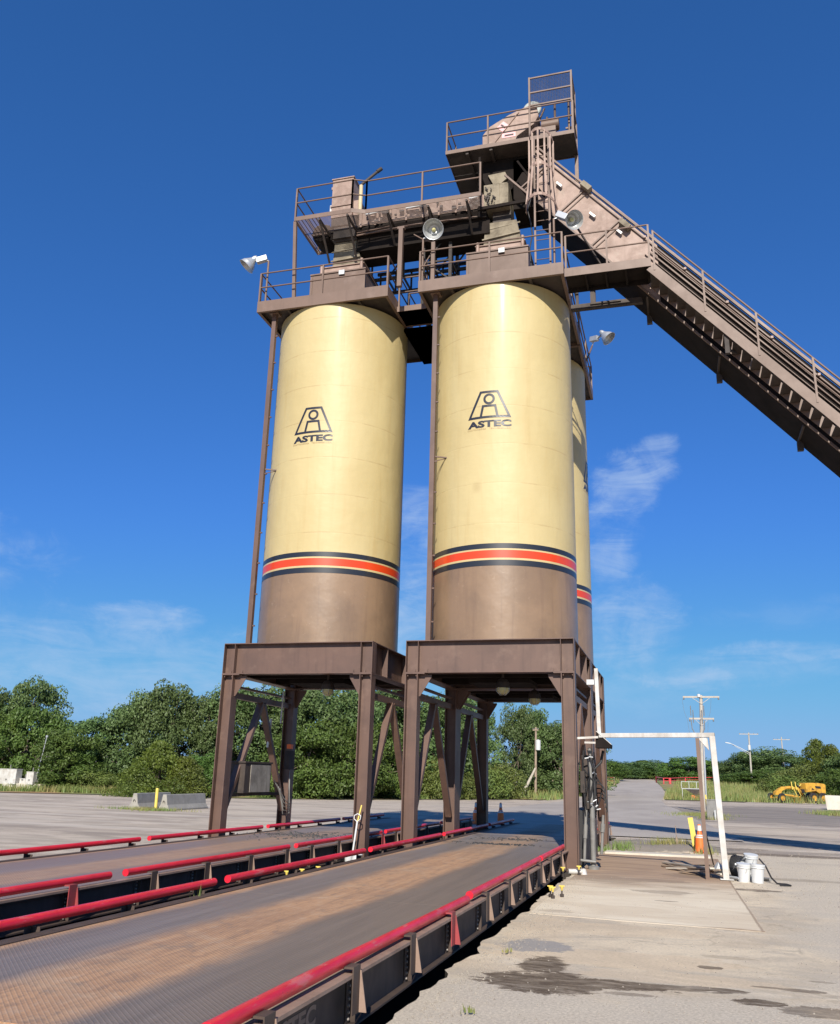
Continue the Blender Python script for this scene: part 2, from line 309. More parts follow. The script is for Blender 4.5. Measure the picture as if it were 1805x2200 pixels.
sp = N(nt, 'ShaderNodeSeparateXYZ'); nt.links.new(P, sp.inputs[0]); X, Y = sp.outputs[0], sp.outputs[1]
big = NOISE(nt, MAPV(nt, P, (.05, .16, 1)), 1, 7, .6, 1.0); med = NOISE(nt, MAPV(nt, P, (.45, .9, 1)), 1, 8, .62, .6); peb = NOISE(nt, P, 28, 6, .75); peb2 = NOISE(nt, P, 95, 3, .7)
base = MIX(nt, SS(nt, med, .40, .60), (.51, .425, .335), (.35, .29, .23))
strk = NOISE(nt, MAPV(nt, P, (.035, .55, 1), rot=(0, 0, -.5)), 1, 9, .7, .5); base = MIX(nt, M(nt, 'MULTIPLY', SS(nt, strk, .48, .62), .55), base, (.60, .53, .45)); base = MIX(nt, M(nt, 'MULTIPLY', SS(nt, strk, .52, .38), .4), base, (.24, .205, .18))
base = MIX(nt, M(nt, 'MULTIPLY', SS(nt, big, .45, .7), .7), base, (.56, .475, .37))
track = NOISE(nt, MAPV(nt, P, (.10, 1.1, 1), rot=(0, 0, .22)), 1, 8, .6, .8)
right = M(nt, 'MULTIPLY', SS(nt, X, 3.0, 8.0), SS(nt, Y, 5, 14))
base = MIX(nt, M(nt, 'MULTIPLY', M(nt, 'MULTIPLY', SS(nt, track, .50, .66), .75), M(nt, 'ADD', .25, M(nt, 'MULTIPLY', right, .75))), base, (.12, .105, .10))
pale = M(nt, 'MULTIPLY', SS(nt, NOISE(nt, MAPV(nt, P, (.16, .8, 1), loc=(4, 2, 0)), 1, 8, .65, .6), .55, .68), right); base = MIX(nt, M(nt, 'MULTIPLY', pale, .55), base, (.62, .56, .46))
near = M(nt, 'MULTIPLY', SS(nt, X, 2.5, 3.4), M(nt, 'SUBTRACT', 1, SS(nt, Y, 6, 8)))
apron = MIX(nt, SS(nt, NOISE(nt, P, .55, 7, .62, .9), .38, .66), (.68, .57, .415), (.54, .445, .325))
apron = MIX(nt, M(nt, 'MULTIPLY', SS(nt, NOISE(nt, MAPV(nt, P, (.9, 1.8, 1)), 1, 9, .7, 1.0), .52, .66), .8), apron, (.66, .57, .44))
apron = MIX(nt, M(nt, 'MULTIPLY', SS(nt, NOISE(nt, MAPV(nt, P, (1.6, .8, 1), loc=(9, 0, 0)), 1, 9, .7, 1.0), .60, .70), .5), apron, (.20, .17, .14))
apron = MIX(nt, M(nt, 'MULTIPLY', SS(nt, NOISE(nt, P, 3.2, 9, .75, .6), .50, .72), .45), apron, (.25, .215, .175))
apron = MIX(nt, M(nt, 'MULTIPLY', SS(nt, NOISE(nt, MAPV(nt, P, (.35, .7, 1), loc=(2, 7, 0)), 1, 6, .6, 1.4), .47, .60), .75), apron, (.46, .395, .31))
base = MIX(nt, near, base, apron)
dk = ellipses(nt, P, [(10.5, 46, 7.5, 17, .75), (14, 60, 8, 9, .7), (11, 12.5, 3.5, 1.6, .5), (9.2, 5.0, 1.2, .3, .6), (8.2, 15, 2.5, 1.0, .5)], NOISE(nt, MAPV(nt, P, (.25, .5, 1)), 1, 9, .75, .8))
base = MIX(nt, M(nt, 'MULTIPLY', dk, .85), base, (.15, .13, .118))
tn = ellipses(nt, P, [(13, 21, 6, 3.5, .8), (9.5, 11.0, 2.0, .7, .6), (8.5, 24, 3, 3, .5)], NOISE(nt, MAPV(nt, P, (.3, .9, 1)), 1, 9, .75, .8))
base = MIX(nt, M(nt, 'MULTIPLY', tn, .6), base, (.56, .46, .34))
bermm = ellipses(nt, P, [(5.1, 8.7, 2.2, 2.9, 1)], NOISE(nt, P, 1.2, 6, .6))
base = MIX(nt, M(nt, 'MULTIPLY', bermm, .8), base, (.215, .19, .165))
vo = N(nt, 'ShaderNodeTexVoronoi', feature='DISTANCE_TO_EDGE'); vo.inputs['Scale'].default_value = .42; vd = N(nt, 'ShaderNodeVectorMath', operation='ADD'); nt.links.new(P, vd.inputs[0])
vm = N(nt, 'ShaderNodeVectorMath', operation='SCALE'); nt.links.new(NOISE(nt, P, 1.3, 6, .65, 0, 1), vm.inputs[0]); vm.inputs['Scale'].default_value = .9; nt.links.new(vm.outputs[0], vd.inputs[1]); nt.links.new(vd.outputs[0], vo.inputs['Vector'])
crk = M(nt, 'MULTIPLY', M(nt, 'SUBTRACT', 1, SS(nt, vo.outputs['Distance'], .003, .014)), M(nt, 'MULTIPLY', near, SS(nt, NOISE(nt, P, .35, 4, .6), .46, .56)))
base = MIX(nt, M(nt, 'MULTIPLY', crk, .22), base, (.13, .10, .075))
speck = M(nt, 'MULTIPLY', M(nt, 'MAXIMUM', M(nt, 'SUBTRACT', 1, SS(nt, M(nt, 'ADD', Y, M(nt, 'MULTIPLY', M(nt, 'SUBTRACT', med, .5), 2.5)), -11.2, -10.6)), SS(nt, M(nt, 'ADD', X, M(nt, 'MULTIPLY', M(nt, 'SUBTRACT', med, .5), 3)), 7.2, 8.0)), near)
sg = NOISE(nt, P, 38, 5, .8); base = MIX(nt, M(nt, 'MULTIPLY', speck, .8), base, MIX(nt, SS(nt, sg, .35, .66), (.40, .345, .275), (.68, .60, .48)))
tanm = ellipses(nt, P, [(5.2, -9.3, 1.6, .5, .8), (5.0, -7.4, 1.2, .5, .6), (4.3, -8.0, .4, 1.6, .6), (5.9, -10.1, 1.0, .3, .7), (7.6, -11.0, .7, .3, .7)], NOISE(nt, MAPV(nt, P, (.9, 2.4, 1)), 1, 8, .7, .8))
base = MIX(nt, M(nt, 'MULTIPLY', tanm, .7), base, (.62, .485, .33))
gpt = ellipses(nt, P, [(4.35, -8.9, .42, .45, .8)], NOISE(nt, P, 1.8, 7, .7)); base = MIX(nt, gpt, base, (.27, .26, .255))
st = ellipses(nt, P, [(4.72, -10.75, .62, .50, 1), (4.60, -9.95, .26, .46, 1), (5.25, -10.62, .65, .22, 1), (5.8, -10.52, .6, .12, .8), (5.5, -10.95, .28, .07, .6), (6.23, -9.40, .13, .10, .8), (6.22, -10.45, .30, .11, .95), (6.60, -10.82, .24, .13, 1), (7.05, -11.0, .30, .22, .7),
                   (6.72, -10.15, .16, .04, .7), (7.02, -10.17, .22, .07, .7), (7.25, -9.7, .14, .05, .5), (6.45, -8.75, .3, .1, .3), (7.22, -1.75, .45, .22, .8), (8.2, .6, .9, .3, .4), (9.0, 7.5, 2.2, .5, .75), (7.6, 9.5, .9, .35, .6), (12.5, 6.5, 1.6, .35, .5), (2.5, 16, 2.5, .7, .5)], NOISE(nt, MAPV(nt, P, (3.2, 5.5, 1)), 1, 9, .75, 1.2))
stv = NOISE(nt, MAPV(nt, P, (3, 8, 1)), 1, 8, .75, .8)
base = MIX(nt, M(nt, 'MULTIPLY', st, M(nt, 'ADD', .5, M(nt, 'MULTIPLY', SS(nt, stv, .3, .6), .5))), base, (.10, .070, .045))
base = MIX(nt, M(nt, 'MULTIPLY', SS(nt, peb, .42, .75), .38), base, (.14, .125, .11)); base = MIX(nt, M(nt, 'MULTIPLY', SS(nt, peb2, .55, .8), .30), base, (.66, .60, .52))
nt.links.new(base, b.inputs['Base Color']); b.inputs['Roughness'].default_value = .95; b.inputs['Specular IOR Level'].default_value = .2
bump(nt, b, M(nt, 'ADD', M(nt, 'MULTIPLY', peb, .6), M(nt, 'ADD', peb2, M(nt, 'MULTIPLY', med, 1.2))), .55, .02); GRAVEL = m
m, nt, b, P = new_mat('stained_concrete')
sp = N(nt, 'ShaderNodeSeparateXYZ'); nt.links.new(P, sp.inputs[0]); X, Y = sp.outputs[0], sp.outputs[1]
n1 = NOISE(nt, MAPV(nt, P, (.5, 1.1, 1)), 1, 8, .65, .8); n2 = NOISE(nt, MAPV(nt, P, (.7, 3.2, 1)), 1, 8, .62, .5); n3 = NOISE(nt, P, 55, 4, .7)
col = MIX(nt, SS(nt, n1, .38, .66), (.66, .575, .435), (.57, .475, .345))
col = MIX(nt, M(nt, 'MULTIPLY', SS(nt, M(nt, 'ADD', Y, M(nt, 'MULTIPLY', n1, 2.5)), -2.4, 1.6), .95), col, MIX(nt, SS(nt, n2, .4, .65), (.36, .24, .15), (.26, .17, .11)))
col = MIX(nt, M(nt, 'MULTIPLY', SS(nt, n2, .56, .70), .5), col, (.25, .165, .10))
st = ellipses(nt, P, [(5.72, -4.14, .22, .07, .8), (5.65, -2.9, .55, .25, .6), (4.4, -1.2, .9, .7, .45), (5.3, -1.0, .9, .3, .45), (6.3, .3, .9, .5, .5), (4.2, -6.1, .3, .14, .4), (6.1, -2.0, .5, .2, .4)], NOISE(nt, MAPV(nt, P, (1.5, 3.5, 1)), 1, 8, .7, .5))
col = MIX(nt, M(nt, 'MULTIPLY', st, .8), col, (.15, .105, .07))
col = MIX(nt, M(nt, 'MULTIPLY', SS(nt, n3, .45, .8), .25), col, (.22, .18, .14))
eg = M(nt, 'SUBTRACT', 1, SS(nt, M(nt, 'ABSOLUTE', M(nt, 'SUBTRACT', M(nt, 'ADD', Y, M(nt, 'MULTIPLY', X, .09)), M(nt, 'ADD', -6.10, M(nt, 'MULTIPLY', NOISE(nt, P, 3, 7, .75), .10)))), .008, .05)); col = MIX(nt, M(nt, 'MULTIPLY', eg, M(nt, 'ADD', .25, M(nt, 'MULTIPLY', SS(nt, n1, .4, .6), .6))), col, (.24, .14, .075))
eg2 = M(nt, 'SUBTRACT', 1, SS(nt, M(nt, 'ABSOLUTE', M(nt, 'SUBTRACT', M(nt, 'ADD', X, M(nt, 'MULTIPLY', Y, .018)), M(nt, 'ADD', 6.80, M(nt, 'MULTIPLY', NOISE(nt, P, 3, 7, .75), .05)))), .006, .03)); col = MIX(nt, M(nt, 'MULTIPLY', eg2, .7), col, (.22, .15, .10))
crk = M(nt, 'SUBTRACT', 1, SS(nt, M(nt, 'ABSOLUTE', M(nt, 'SUBTRACT', Y, M(nt, 'ADD', -1.45, M(nt, 'MULTIPLY', NOISE(nt, P, 2.2, 6, .6), .25)))), .004, .02))
col = MIX(nt, M(nt, 'MULTIPLY', crk, .5), col, (.12, .09, .06))
nt.links.new(col, b.inputs['Base Color']); b.inputs['Roughness'].default_value = .9; bump(nt, b, M(nt, 'ADD', n3, M(nt, 'MULTIPLY', n1, 2)), .3, .01); PAD = m
m, nt, b, P = new_mat('worn_asphalt')
n1 = NOISE(nt, MAPV(nt, P, (.25, .12, 1)), 1, 8, .6, .6); n2 = NOISE(nt, P, 40, 5, .7)
col = MIX(nt, SS(nt, n1, .35, .7), (.40, .35, .295), (.31, .265, .225)); col = MIX(nt, M(nt, 'MULTIPLY', SS(nt, n2, .4, .8), .35), col, (.10, .095, .09))
nt.links.new(col, b.inputs['Base Color']); b.inputs['Roughness'].default_value = .95; bump(nt, b, n2, .3, .01); ASPH = m
m, nt, b, P = new_mat('meadow')
n1 = NOISE(nt, MAPV(nt, P, (.22, .12, 1)), 1, 8, .65, .8); n2 = NOISE(nt, P, 3, 6, .7)
col = MIX(nt, SS(nt, n1, .42, .58), (.13, .19, .055), (.36, .20, .09)); col = MIX(nt, M(nt, 'MULTIPLY', SS(nt, n2, .4, .7), .5), col, (.10, .145, .045))
nt.links.new(col, b.inputs['Base Color']); b.inputs['Roughness'].default_value = 1; FIELD = m
def leafmat(name, a, bcol, tint):
    m, nt, b, P = new_mat(name); oi = N(nt, 'ShaderNodeObjectInfo')
    n1 = NOISE(nt, P, .55, 4, .6); n2 = NOISE(nt, P, 7, 3, .6)
    col = MIX(nt, SS(nt, n1, .35, .65), a, bcol); col = MIX(nt, M(nt, 'MULTIPLY', SS(nt, n2, .4, .75), .5), col, tint)
    hv = N(nt, 'ShaderNodeHueSaturation'); nt.links.new(col, hv.inputs['Color']); nt.links.new(M(nt, 'ADD', .485, M(nt, 'MULTIPLY', oi.outputs['Random'], .03)), hv.inputs['Hue']); nt.links.new(M(nt, 'ADD', .8, M(nt, 'MULTIPLY', oi.outputs['Random'], .4)), hv.inputs['Value'])
    nt.links.new(hv.outputs[0], b.inputs['Base Color']); b.inputs['Roughness'].default_value = .55; b.inputs['Specular IOR Level'].default_value = .35
    tr = N(nt, 'ShaderNodeBsdfTranslucent'); nt.links.new(hv.outputs[0], tr.inputs[0]); mx = N(nt, 'ShaderNodeMixShader'); mx.inputs[0].default_value = .22
    nt.links.new(b.outputs[0], mx.inputs[1]); nt.links.new(tr.outputs[0], mx.inputs[2]); nt.links.new(mx.outputs[0], nt.nodes['Material Output'].inputs[0]); return m
LEAFC = leafmat('cottonwood_leaf', (.112, .172, .052), (.070, .118, .034), (.175, .235, .09))
LEAFB = leafmat('broad_leaf', (.100, .165, .032), (.064, .115, .022), (.15, .21, .045))
LEAFJ = leafmat('juniper_leaf', (.105, .135, .018), (.055, .080, .012), (.17, .18, .030))
LEAFS = leafmat('shrub_leaf', (.155, .20, .045), (.105, .15, .032), (.22, .255, .075))
GRASS = leafmat('grass_blade', (.17, .24, .065), (.30, .25, .10), (.13, .20, .05))
# ------------------------------------------------------------------ terrain
def gz(x, y):
    if y <= 62: return 0.0
    t = min(max((y-62)/30, 0), 1); return t*t*(3-2*t)*.45+max(0, min(y, 420)-92)*.028
PX0, PX1, PY0, PY1 = -4.44, 3.80, -14.92, 12.5
def frange(a, b, s): 
    o = []; 
    while a < b-1e-6: o.append(a); a += s
    return o
xs = [-900, -500, -250, -150, -100, -70, -50, -35, -25, -18, -12, -8, -6, PX0]+frange(-4.1, 3.7, 1.2)+[PX1]+frange(4.1, 9, .5)+[10, 12, 15, 20, 30, 45, 70, 110, 180, 300, 600, 900]
ys = [-300, -120, -60, -35, -25, -20, -17]+frange(PY0, PY1, .16)+[PY1]+frange(13.5, 30, 2)+frange(30, 62, 4)+frange(62, 130, 4)+frange(130, 300, 15)+[330, 380, 420, 600, 1000, 1600]
g = MB(); idx = {}
for i, x in enumerate(xs):
    for j, y in enumerate(ys):
        xx = x
        if abs(x-PX1) < 1e-6 and PY0 < y < PY1:
            xx = x+.10*noise.noise(Vector((0, y*1.4, 3)))+.07*noise.noise(Vector((5, y*4.1, 3)))
        idx[i, j] = len(g.v); g.v.append(Vector((xx, y, gz(x, y))))
for i in range(len(xs)-1):
    for j in range(len(ys)-1):
        if xs[i] >= PX0-1e-6 and xs[i+1] <= PX1+1e-6 and ys[j] >= PY0-1e-6 and ys[j+1] <= PY1+1e-6: continue
        g.f.append([idx[i, j], idx[i+1, j], idx[i+1, j+1], idx[i, j+1]]); g.sm.append(False)
for i, x in enumerate(xs):
    for j, y in enumerate(ys):
        if 3.7 < x < 7.5 and 6.0 < y < 12.4 and y > 6.2: g.v[idx[i, j]].z += .20*math.exp(-((x-5.2)/1.3)**4)*math.exp(-((y-8.6)/1.9)**4)*(.75+.5*noise.noise(Vector((x*.9, y*.9, 1))))
g.build('ground', GRAVEL, kind='structure', origin=(0, 0, 0))
p = MB(); p.box(PX0-.3, PX1+.3, PY0-.3, PY1+.3, -.75, -.62)
for (x, y, x2, y2) in ((PX0-.3, PY0-.3, PX0, PY1+.3), (PX0, PY0-.3, PX1+.3, PY0), (PX0, PY1, PX1+.3, PY1+.3)): p.box(x, x2, y, y2, -.62, -.012)
# ragged side wall below the concrete edge
ysp = [y for y in ys if PY0-1e-6 <= y <= PY1+1e-6]; b0 = len(p.v)
for y in ysp:
    xx = PX1 if y in (PY0, PY1) else PX1+.10*noise.noise(Vector((0, y*1.4, 3)))+.07*noise.noise(Vector((5, y*4.1, 3)))
    p.v += [Vector((xx+.004, y, -.62)), Vector((xx+.004, y, -.004))]
for k in range(len(ysp)-1): p.f.append([b0+2*k, b0+2*k+2, b0+2*k+3, b0+2*k+1]); p.sm.append(False)
for (x0, x1, y0) in ((-.95, .42, -.5), (-.95, .42, 3.5), (3.5, 3.97, -.4), (3.5, 3.97, 3.6), (-4.8, -4.3, -.4), (-4.8, -4.3, 3.6), (3.5, 3.97, 7.7), (.0, .42, 7.6)): p.box(x0, x1, y0, y0+1.1, -.62, -.016)
p.build('scale_pit_ground', DIRT, kind='structure')
p = MB(); p.prism([(3.90, -6.45, -.02), (5.4, -6.60, -.02), (6.97, -6.72, -.02), (6.86, -1.4, -.02), (6.80, 5.15, -.02), (3.90, 5.15, -.02)], (0, 0, .0235)); p.build('concrete_pavement', PAD, kind='structure')
p = MB(); p.box(4.0, 6.62, 5.16, 5.75, -.05, .05); p.build('concrete_kerb_pavement', CONCL, kind='structure', bevel=.01)
# dirt tongue and asphalt road to the gate
rd = MB(); L = [(-4.2, 8.05, 13.0), (-6.0, 7.2, 26.0), (-5.4, 6.4, 35), (-4.8, 5.6, 50), (-4.4, 4.6, 62), (-4.0, 4.1, 75), (-3.7, 3.9, 90), (-3.75, 3.6, 107), (-3.9, 2.9, 122), (-4.1, 1.9, 140), (-6.5, 1.2, 155), (-12, -1, 166)]
for k, (a, c, y) in enumerate(L): rd.v += [Vector((a+rnd.uniform(-.2, .2), y, gz(0, y)+.03)), Vector((c+rnd.uniform(-.2, .2), y, gz(0, y)+.03))]
for k in range(len(L)-1): rd.f.append([2*k, 2*k+1, 2*k+3, 2*k+2]); rd.sm.append(False)
rd.v = rd.v
rd.build('road', ASPH, kind='structure')
def patch(name, poly, mat, dz=.05):
    m = MB(); n = len(poly); 
    # subdivide as strips by y
    m.v = [Vector((x, y, gz(x, y)+dz)) for x, y in poly]; m.f = [list(range(n))]; m.sm = [False]; return m.build(name, mat, kind='structure')
def strips(name, rows, mat, dz=.06):
    m = MB()
    for (y, a, c) in rows:
        for k in range(9): m.v.append(Vector((a+(c-a)*k/8+(rnd.uniform(-.3, .3) if k in (0, 8) else 0), y+(rnd.uniform(-.3, .3)), gz(0, y)+dz)))
    for r in range(len(rows)-1):
        for k in range(8): a = r*9+k; m.f.append([a, a+1, a+10, a+9]); m.sm.append(False)
    return m.build(name, mat, kind='structure')
strips('grass_field', [(77, 4.5, 12), (80, 4.2, 12.8), (84.5, 4.1, 40), (92, 4.0, 60), (107, 3.7, 80), (122, 3.0, 90), (140, 2.0, 110), (160, 1.2, 150), (200, 0, 260), (300, -10, 400), (600, -40, 700)], FIELD)
strips('verge_grass', [(66, -11.5, -6.8), (75, -20, -5.2), (90, -30, -4.1), (107, -40, -4.1), (122, -60, -4.1), (140, -80, -4.4), (165, -120, -12), (300, -200, -20), (600, -500, -40)], FIELD)
strips('treeline_verge', [(34, -70, -41.5), (37, -60, -35), (39.5, -60, -30), (41, -60, -24), (45, -60, -20), (52, -60, -16), (58, -60, -13.5), (70, -60, -12), (90, -60, -12)], FIELD, .045)
# grass blades: one uncountable mass
gr = MB(); rg = random.Random(3)
def blades(n, fx, h, wd):
    for _ in range(n):
        x, y = fx(); z = gz(x, y)+.02; hh = h*rg.uniform(.5, 1.25); a = rg.uniform(0, math.pi); dx, dy = math.cos(a)*wd, math.sin(a)*wd
        lx, ly = rg.uniform(-.35, .35)*hh, rg.uniform(-.35, .35)*hh
        b = len(gr.v); gr.v += [Vector((x-dx, y-dy, z)), Vector((x+dx, y+dy, z)), Vector((x+lx, y+ly, z+hh))]; gr.f.append([b, b+1, b+2]); gr.sm.append(False)
blades(15000, lambda: (rg.uniform(4.6, 14)+(rg.random()**2)*30, 78+(rg.random()**1.3)*75), .75, .05)
blades(3500, lambda: (rg.uniform(4.1, 9), rg.uniform(77, 110)), .55, .04)
blades(3500, lambda: (lambda y: (-4.3-rg.random()**1.6*7-(0 if y > 75 else (75-y)*.2), y))(rg.uniform(66, 140)), .8, .06)
blades(9000, lambda: (lambda t: (-44+t*31+rg.uniform(-1, 1), 37.5+(t**1.6)*22+rg.uniform(-.3, 2.5)))(rg.random()), .55, .035)
for (x, y, rx, ry, n, h) in ((5.65, 8.1, .7, .5, 700, .28), (4.35, 6.9, .35, .8, 250, .22), (6.9, 39.0, 1.6, 2.6, 1500, .16), (7.6, 33.5, .7, 1.6, 700, .22), (16.2, 50.5, 1.4, 3.0, 1200, .3),
                            (-17.8, 17.9, 1.9, .35, 800, .16), (-17.3, 18.2, .5, 1.6, 300, .15), (7.5, 41, .4, .8, 250, .25), (3.9, 5.9, .2, .4, 80, .15), (.42, -9.6, .02, .05, 7, .42), (4.15, -9.55, .06, .08, 14, .045), (4.35, -12.2, .07, .1, 16, .05), (6.55, 6.6, .3, .5, 120, .2)):
    blades(n, lambda: (x+rg.gauss(0, .5)*rx, y+rg.gauss(0, .5)*ry), h, .012 if h < .3 else .02)
gr.build('grass', GRASS, kind='stuff', label='green and straw coloured grass along the yard edges', cat='grass', origin=(0, 0, 0))
# ------------------------------------------------------------------ trees
def crown(seed, r, h, n_clump, leaves, size, kind):
    rr = random.Random(seed); m = MB(); cl = []
    for k in range(n_clump):
        t = rr.random(); 
        if kind == 'j': z = h*(.04+.93*t**1.3); rad = r*(1-z/h)**.8*(.35+.65*rr.random()**.5); cr = .16*r+.22*r*(1-z/h)
        elif kind == 's': z = h*(.08+.78*t); rad = r*math.sqrt(max(.05, 1-(z/h)**2))*rr.random()**.45*.95; cr = .24*r
        else:
            z = h*(.08+.86*t); e = math.sin(math.pi*min(1, .30+.64*t))**.55; rad = r*e*(.25+.75*rr.random()**.5); cr = r*rr.uniform(.15, .33)
        a = rr.uniform(0, 2*math.pi); cl.append((Vector((math.cos(a)*rad, math.sin(a)*rad, z)), cr))
    for (c, cr) in cl:
        for _ in range(leaves):
            d = Vector((rr.gauss(0, 1), rr.gauss(0, 1), rr.gauss(0, 1))).normalized(); q = c+Vector((d.x, d.y, d.z*.72))*cr*(.68+.40*rr.random()**.8)
            if q.z < .03: continue
            nrm = (d*1.0+Vector((rr.gauss(0, .7), rr.gauss(0, .7), rr.gauss(0, .7)+.25))).normalized(); _, u, v = frame(nrm)
            s = size*rr.uniform(.6, 1.3); an = rr.uniform(0, math.pi); u2 = (u*math.cos(an)+v*math.sin(an))*s; v2 = (v*math.cos(an)-u*math.sin(an))*s*.62
            if kind == 'j': v2 = Vector((0, 0, 1))*s*.5+v2*.4
            b = len(m.v); m.v += [q-u2*.55, q-v2*.5, q+u2*.55, q+v2*.5]; m.f.append([b, b+1, b+2, b+3]); m.sm.append(False)
    return m, cl
def make_tree(kind, seed):
    spec = {'c': (4.0, 8.6, 78, 210, .24, LEAFC), 'b': (3.6, 5.8, 66, 210, .22, LEAFB), 'j': (2.8, 4.0, 90, 130, .17, LEAFJ), 's': (2.6, 2.8, 60, 130, .16, LEAFS)}[kind]
    r, h, nc, lv, sz, mat = spec; m, cl = crown(seed, r, h, nc, lv, sz, kind); rr = random.Random(seed+50)
    t = MB(); top = Vector((rr.uniform(-.4, .4), rr.uniform(-.4, .4), h*.62)); mid = Vector((rr.uniform(-.2, .2), rr.uniform(-.2, .2), h*.25))
    br = .030*h if kind != 's' else .02*h
    t.path([(0, 0, -.3), mid*.5, mid, (mid+top)/2, top], br, 8, br*.25)
    for (c, _) in rr.sample(cl, 16):
        s = mid.lerp(top, rr.uniform(0, .8)); k = s.lerp(c, .5)+Vector((0, 0, -.15*(c-s).length)); t.path([s, k, c], br*.38, 5, br*.08, False)
    return (m, t, mat, r, h)
name_of = {'c': 'cottonwood_tree', 'b': 'broadleaf_tree', 'j': 'juniper_tree', 's': 'leafy_shrub'}
PROT = {}
def proto(kind, v):
    if (kind, v) not in PROT:
        m, t, mat, r, h = make_tree(kind, 11*v+{'c': 1, 'b': 2, 'j': 3, 's': 4}[kind]*101)
        def me(mb, nm, mt):
            q = bpy.data.meshes.new(nm); q.from_pydata(mb.v, [], mb.f); q.polygons.foreach_set('use_smooth', mb.sm); q.materials.append(mt); return q
        PROT[kind, v] = (me(m, 'crown', mat), me(t, 'trunk', BARK), r, h)
    return PROT[kind, v]
def tree(i, x, y, h, r, kind, label, cat, group):
    cm, tm, r0, h0 = proto(kind, i % {'c': 4, 'b': 3, 'j': 2, 's': 2}[kind])
    o = empty(name_of[kind], (x, y, gz(x, y)-.02), label, cat, group); o.rotation_euler = (0, 0, (i*2.39) % 6.28)
    for nm, me in (('crown', cm), ('trunk', tm)):
        c = bpy.data.objects.new(nm, me); COL.objects.link(c); c.parent = o; c.scale = (r/r0, r/r0, h/h0)
TREES = [(-52.8,44,8.3,4.2,'c'),(-51.0,46,8.6,3.4,'c'),(-47.4,46,9.2,2.9,'c'),(-48.6,42.5,6.0,3.2,'b'),(-45.0,43.0,6.4,3.4,'b'),(-40.5,42,4.6,3.0,'b'),(-40.6,45,5.9,3.0,'c'),(-39.0,47,7.4,3.2,'c'),(-37.0,47,8.1,3.4,'c'),(-34.6,47,9.0,3.2,'c'),(-32.0,48,8.0,3.0,'c'),(-29.9,49,9.0,3.4,'c'),(-29.5,37.5,3.7,2.9,'j'),(-30.4,36.5,2.3,1.9,'j'),(-27.7,38,2.7,2.3,'j'),(-27.7,41,3.0,2.2,'b'),(-37.8,42,1.7,2.4,'s'),(-40.3,42.5,2.9,2.6,'b'),(-28.2,50,8.8,4.0,'c'),(-26.0,52,9.4,4.2,'c'),(-22.8,51,9.1,4.2,'c'),(-21.1,54,9.6,4.4,'c'),(-19.2,57,9.7,4.4,'c'),(-22.0,46.5,5.5,3.4,'b'),(-20.2,48.5,6.0,3.6,'b'),(-18.3,52,6.0,3.4,'b'),(-23.5,44,2.1,1.8,'s'),(-17.8,60,9.4,4.4,'c'),(-15.7,62,9.1,4.4,'c'),(-14.8,58,3.7,2.6,'s'),(-14.9,66,9.9,3.6,'c'),(-14.0,71,9.0,2.6,'c'),(-10.9,78,9.5,2.5,'c'),(-10.0,80,9.4,3.0,'c'),(-8.3,82,7.8,4.2,'c'),(-6.7,80,7.6,3.6,'c'),(-5.8,84,7.5,4,'c'),(-12.4,64,3.1,3.2,'s'),(-13.5,60,2.5,2.4,'s'),(-11.1,68,3.3,3.4,'s'),(-11.6,66,2.6,2.6,'s'),(-7.4,83,2.7,3,'s'),(-10.4,88,2.9,3.0,'b'),
 (-8.7,150,3.6,6,'b'),(-7.5,165,2.9,6,'c'),(-5.2,170,2.7,6,'b'),(-2.6,172,3.3,6,'c'),(-0.2,180,3.5,6,'b'),(2.6,185,1.9,6,'b'),(5.7,165,2.9,5,'j'),(7.8,160,4.3,6,'b'),(10.2,165,3.8,6,'c'),(12.9,170,2.1,6,'b'),(14.8,160,3.2,5,'b'),(15.8,150,4.1,5,'c'),(18.2,150,5.6,5.5,'c'),(20.9,150,6.2,6,'c'),(23.0,150,5.0,5.5,'c'),(16.0,140,2.1,5,'b'),(18.8,142,2.5,5,'b'),(21.2,140,2.6,5,'b'),(22.9,135,2.8,5,'s'),(20.8,105,3.9,4.0,'s'),(18.9,104,2.5,3.6,'s'),(17.3,106,2.0,2.8,'s'),(23.4,112,6.8,4.0,'j'),(23.9,104,6.0,3.8,'j'),(25.6,102,5.4,3.6,'c'),(27.0,100,6.4,4.0,'c'),(23.0,92,3.4,3.0,'b'),(28.8,98,6.4,4.4,'c')]
ORD = ['first', 'second', 'third', 'fourth', 'fifth', 'sixth', 'seventh', 'eighth', 'ninth', 'tenth', 'eleventh', 'twelfth', 'thirteenth']
def KEY(q):
    x, y, h, r, k = TREES[q]; z = 0 if x < -26 and y < 60 else 1 if y < 60 and x < -14 else 2 if x < -4 and y < 90 else 3 if y > 130 and x < 14 else 4 if y > 130 else 5
    return (z, k)
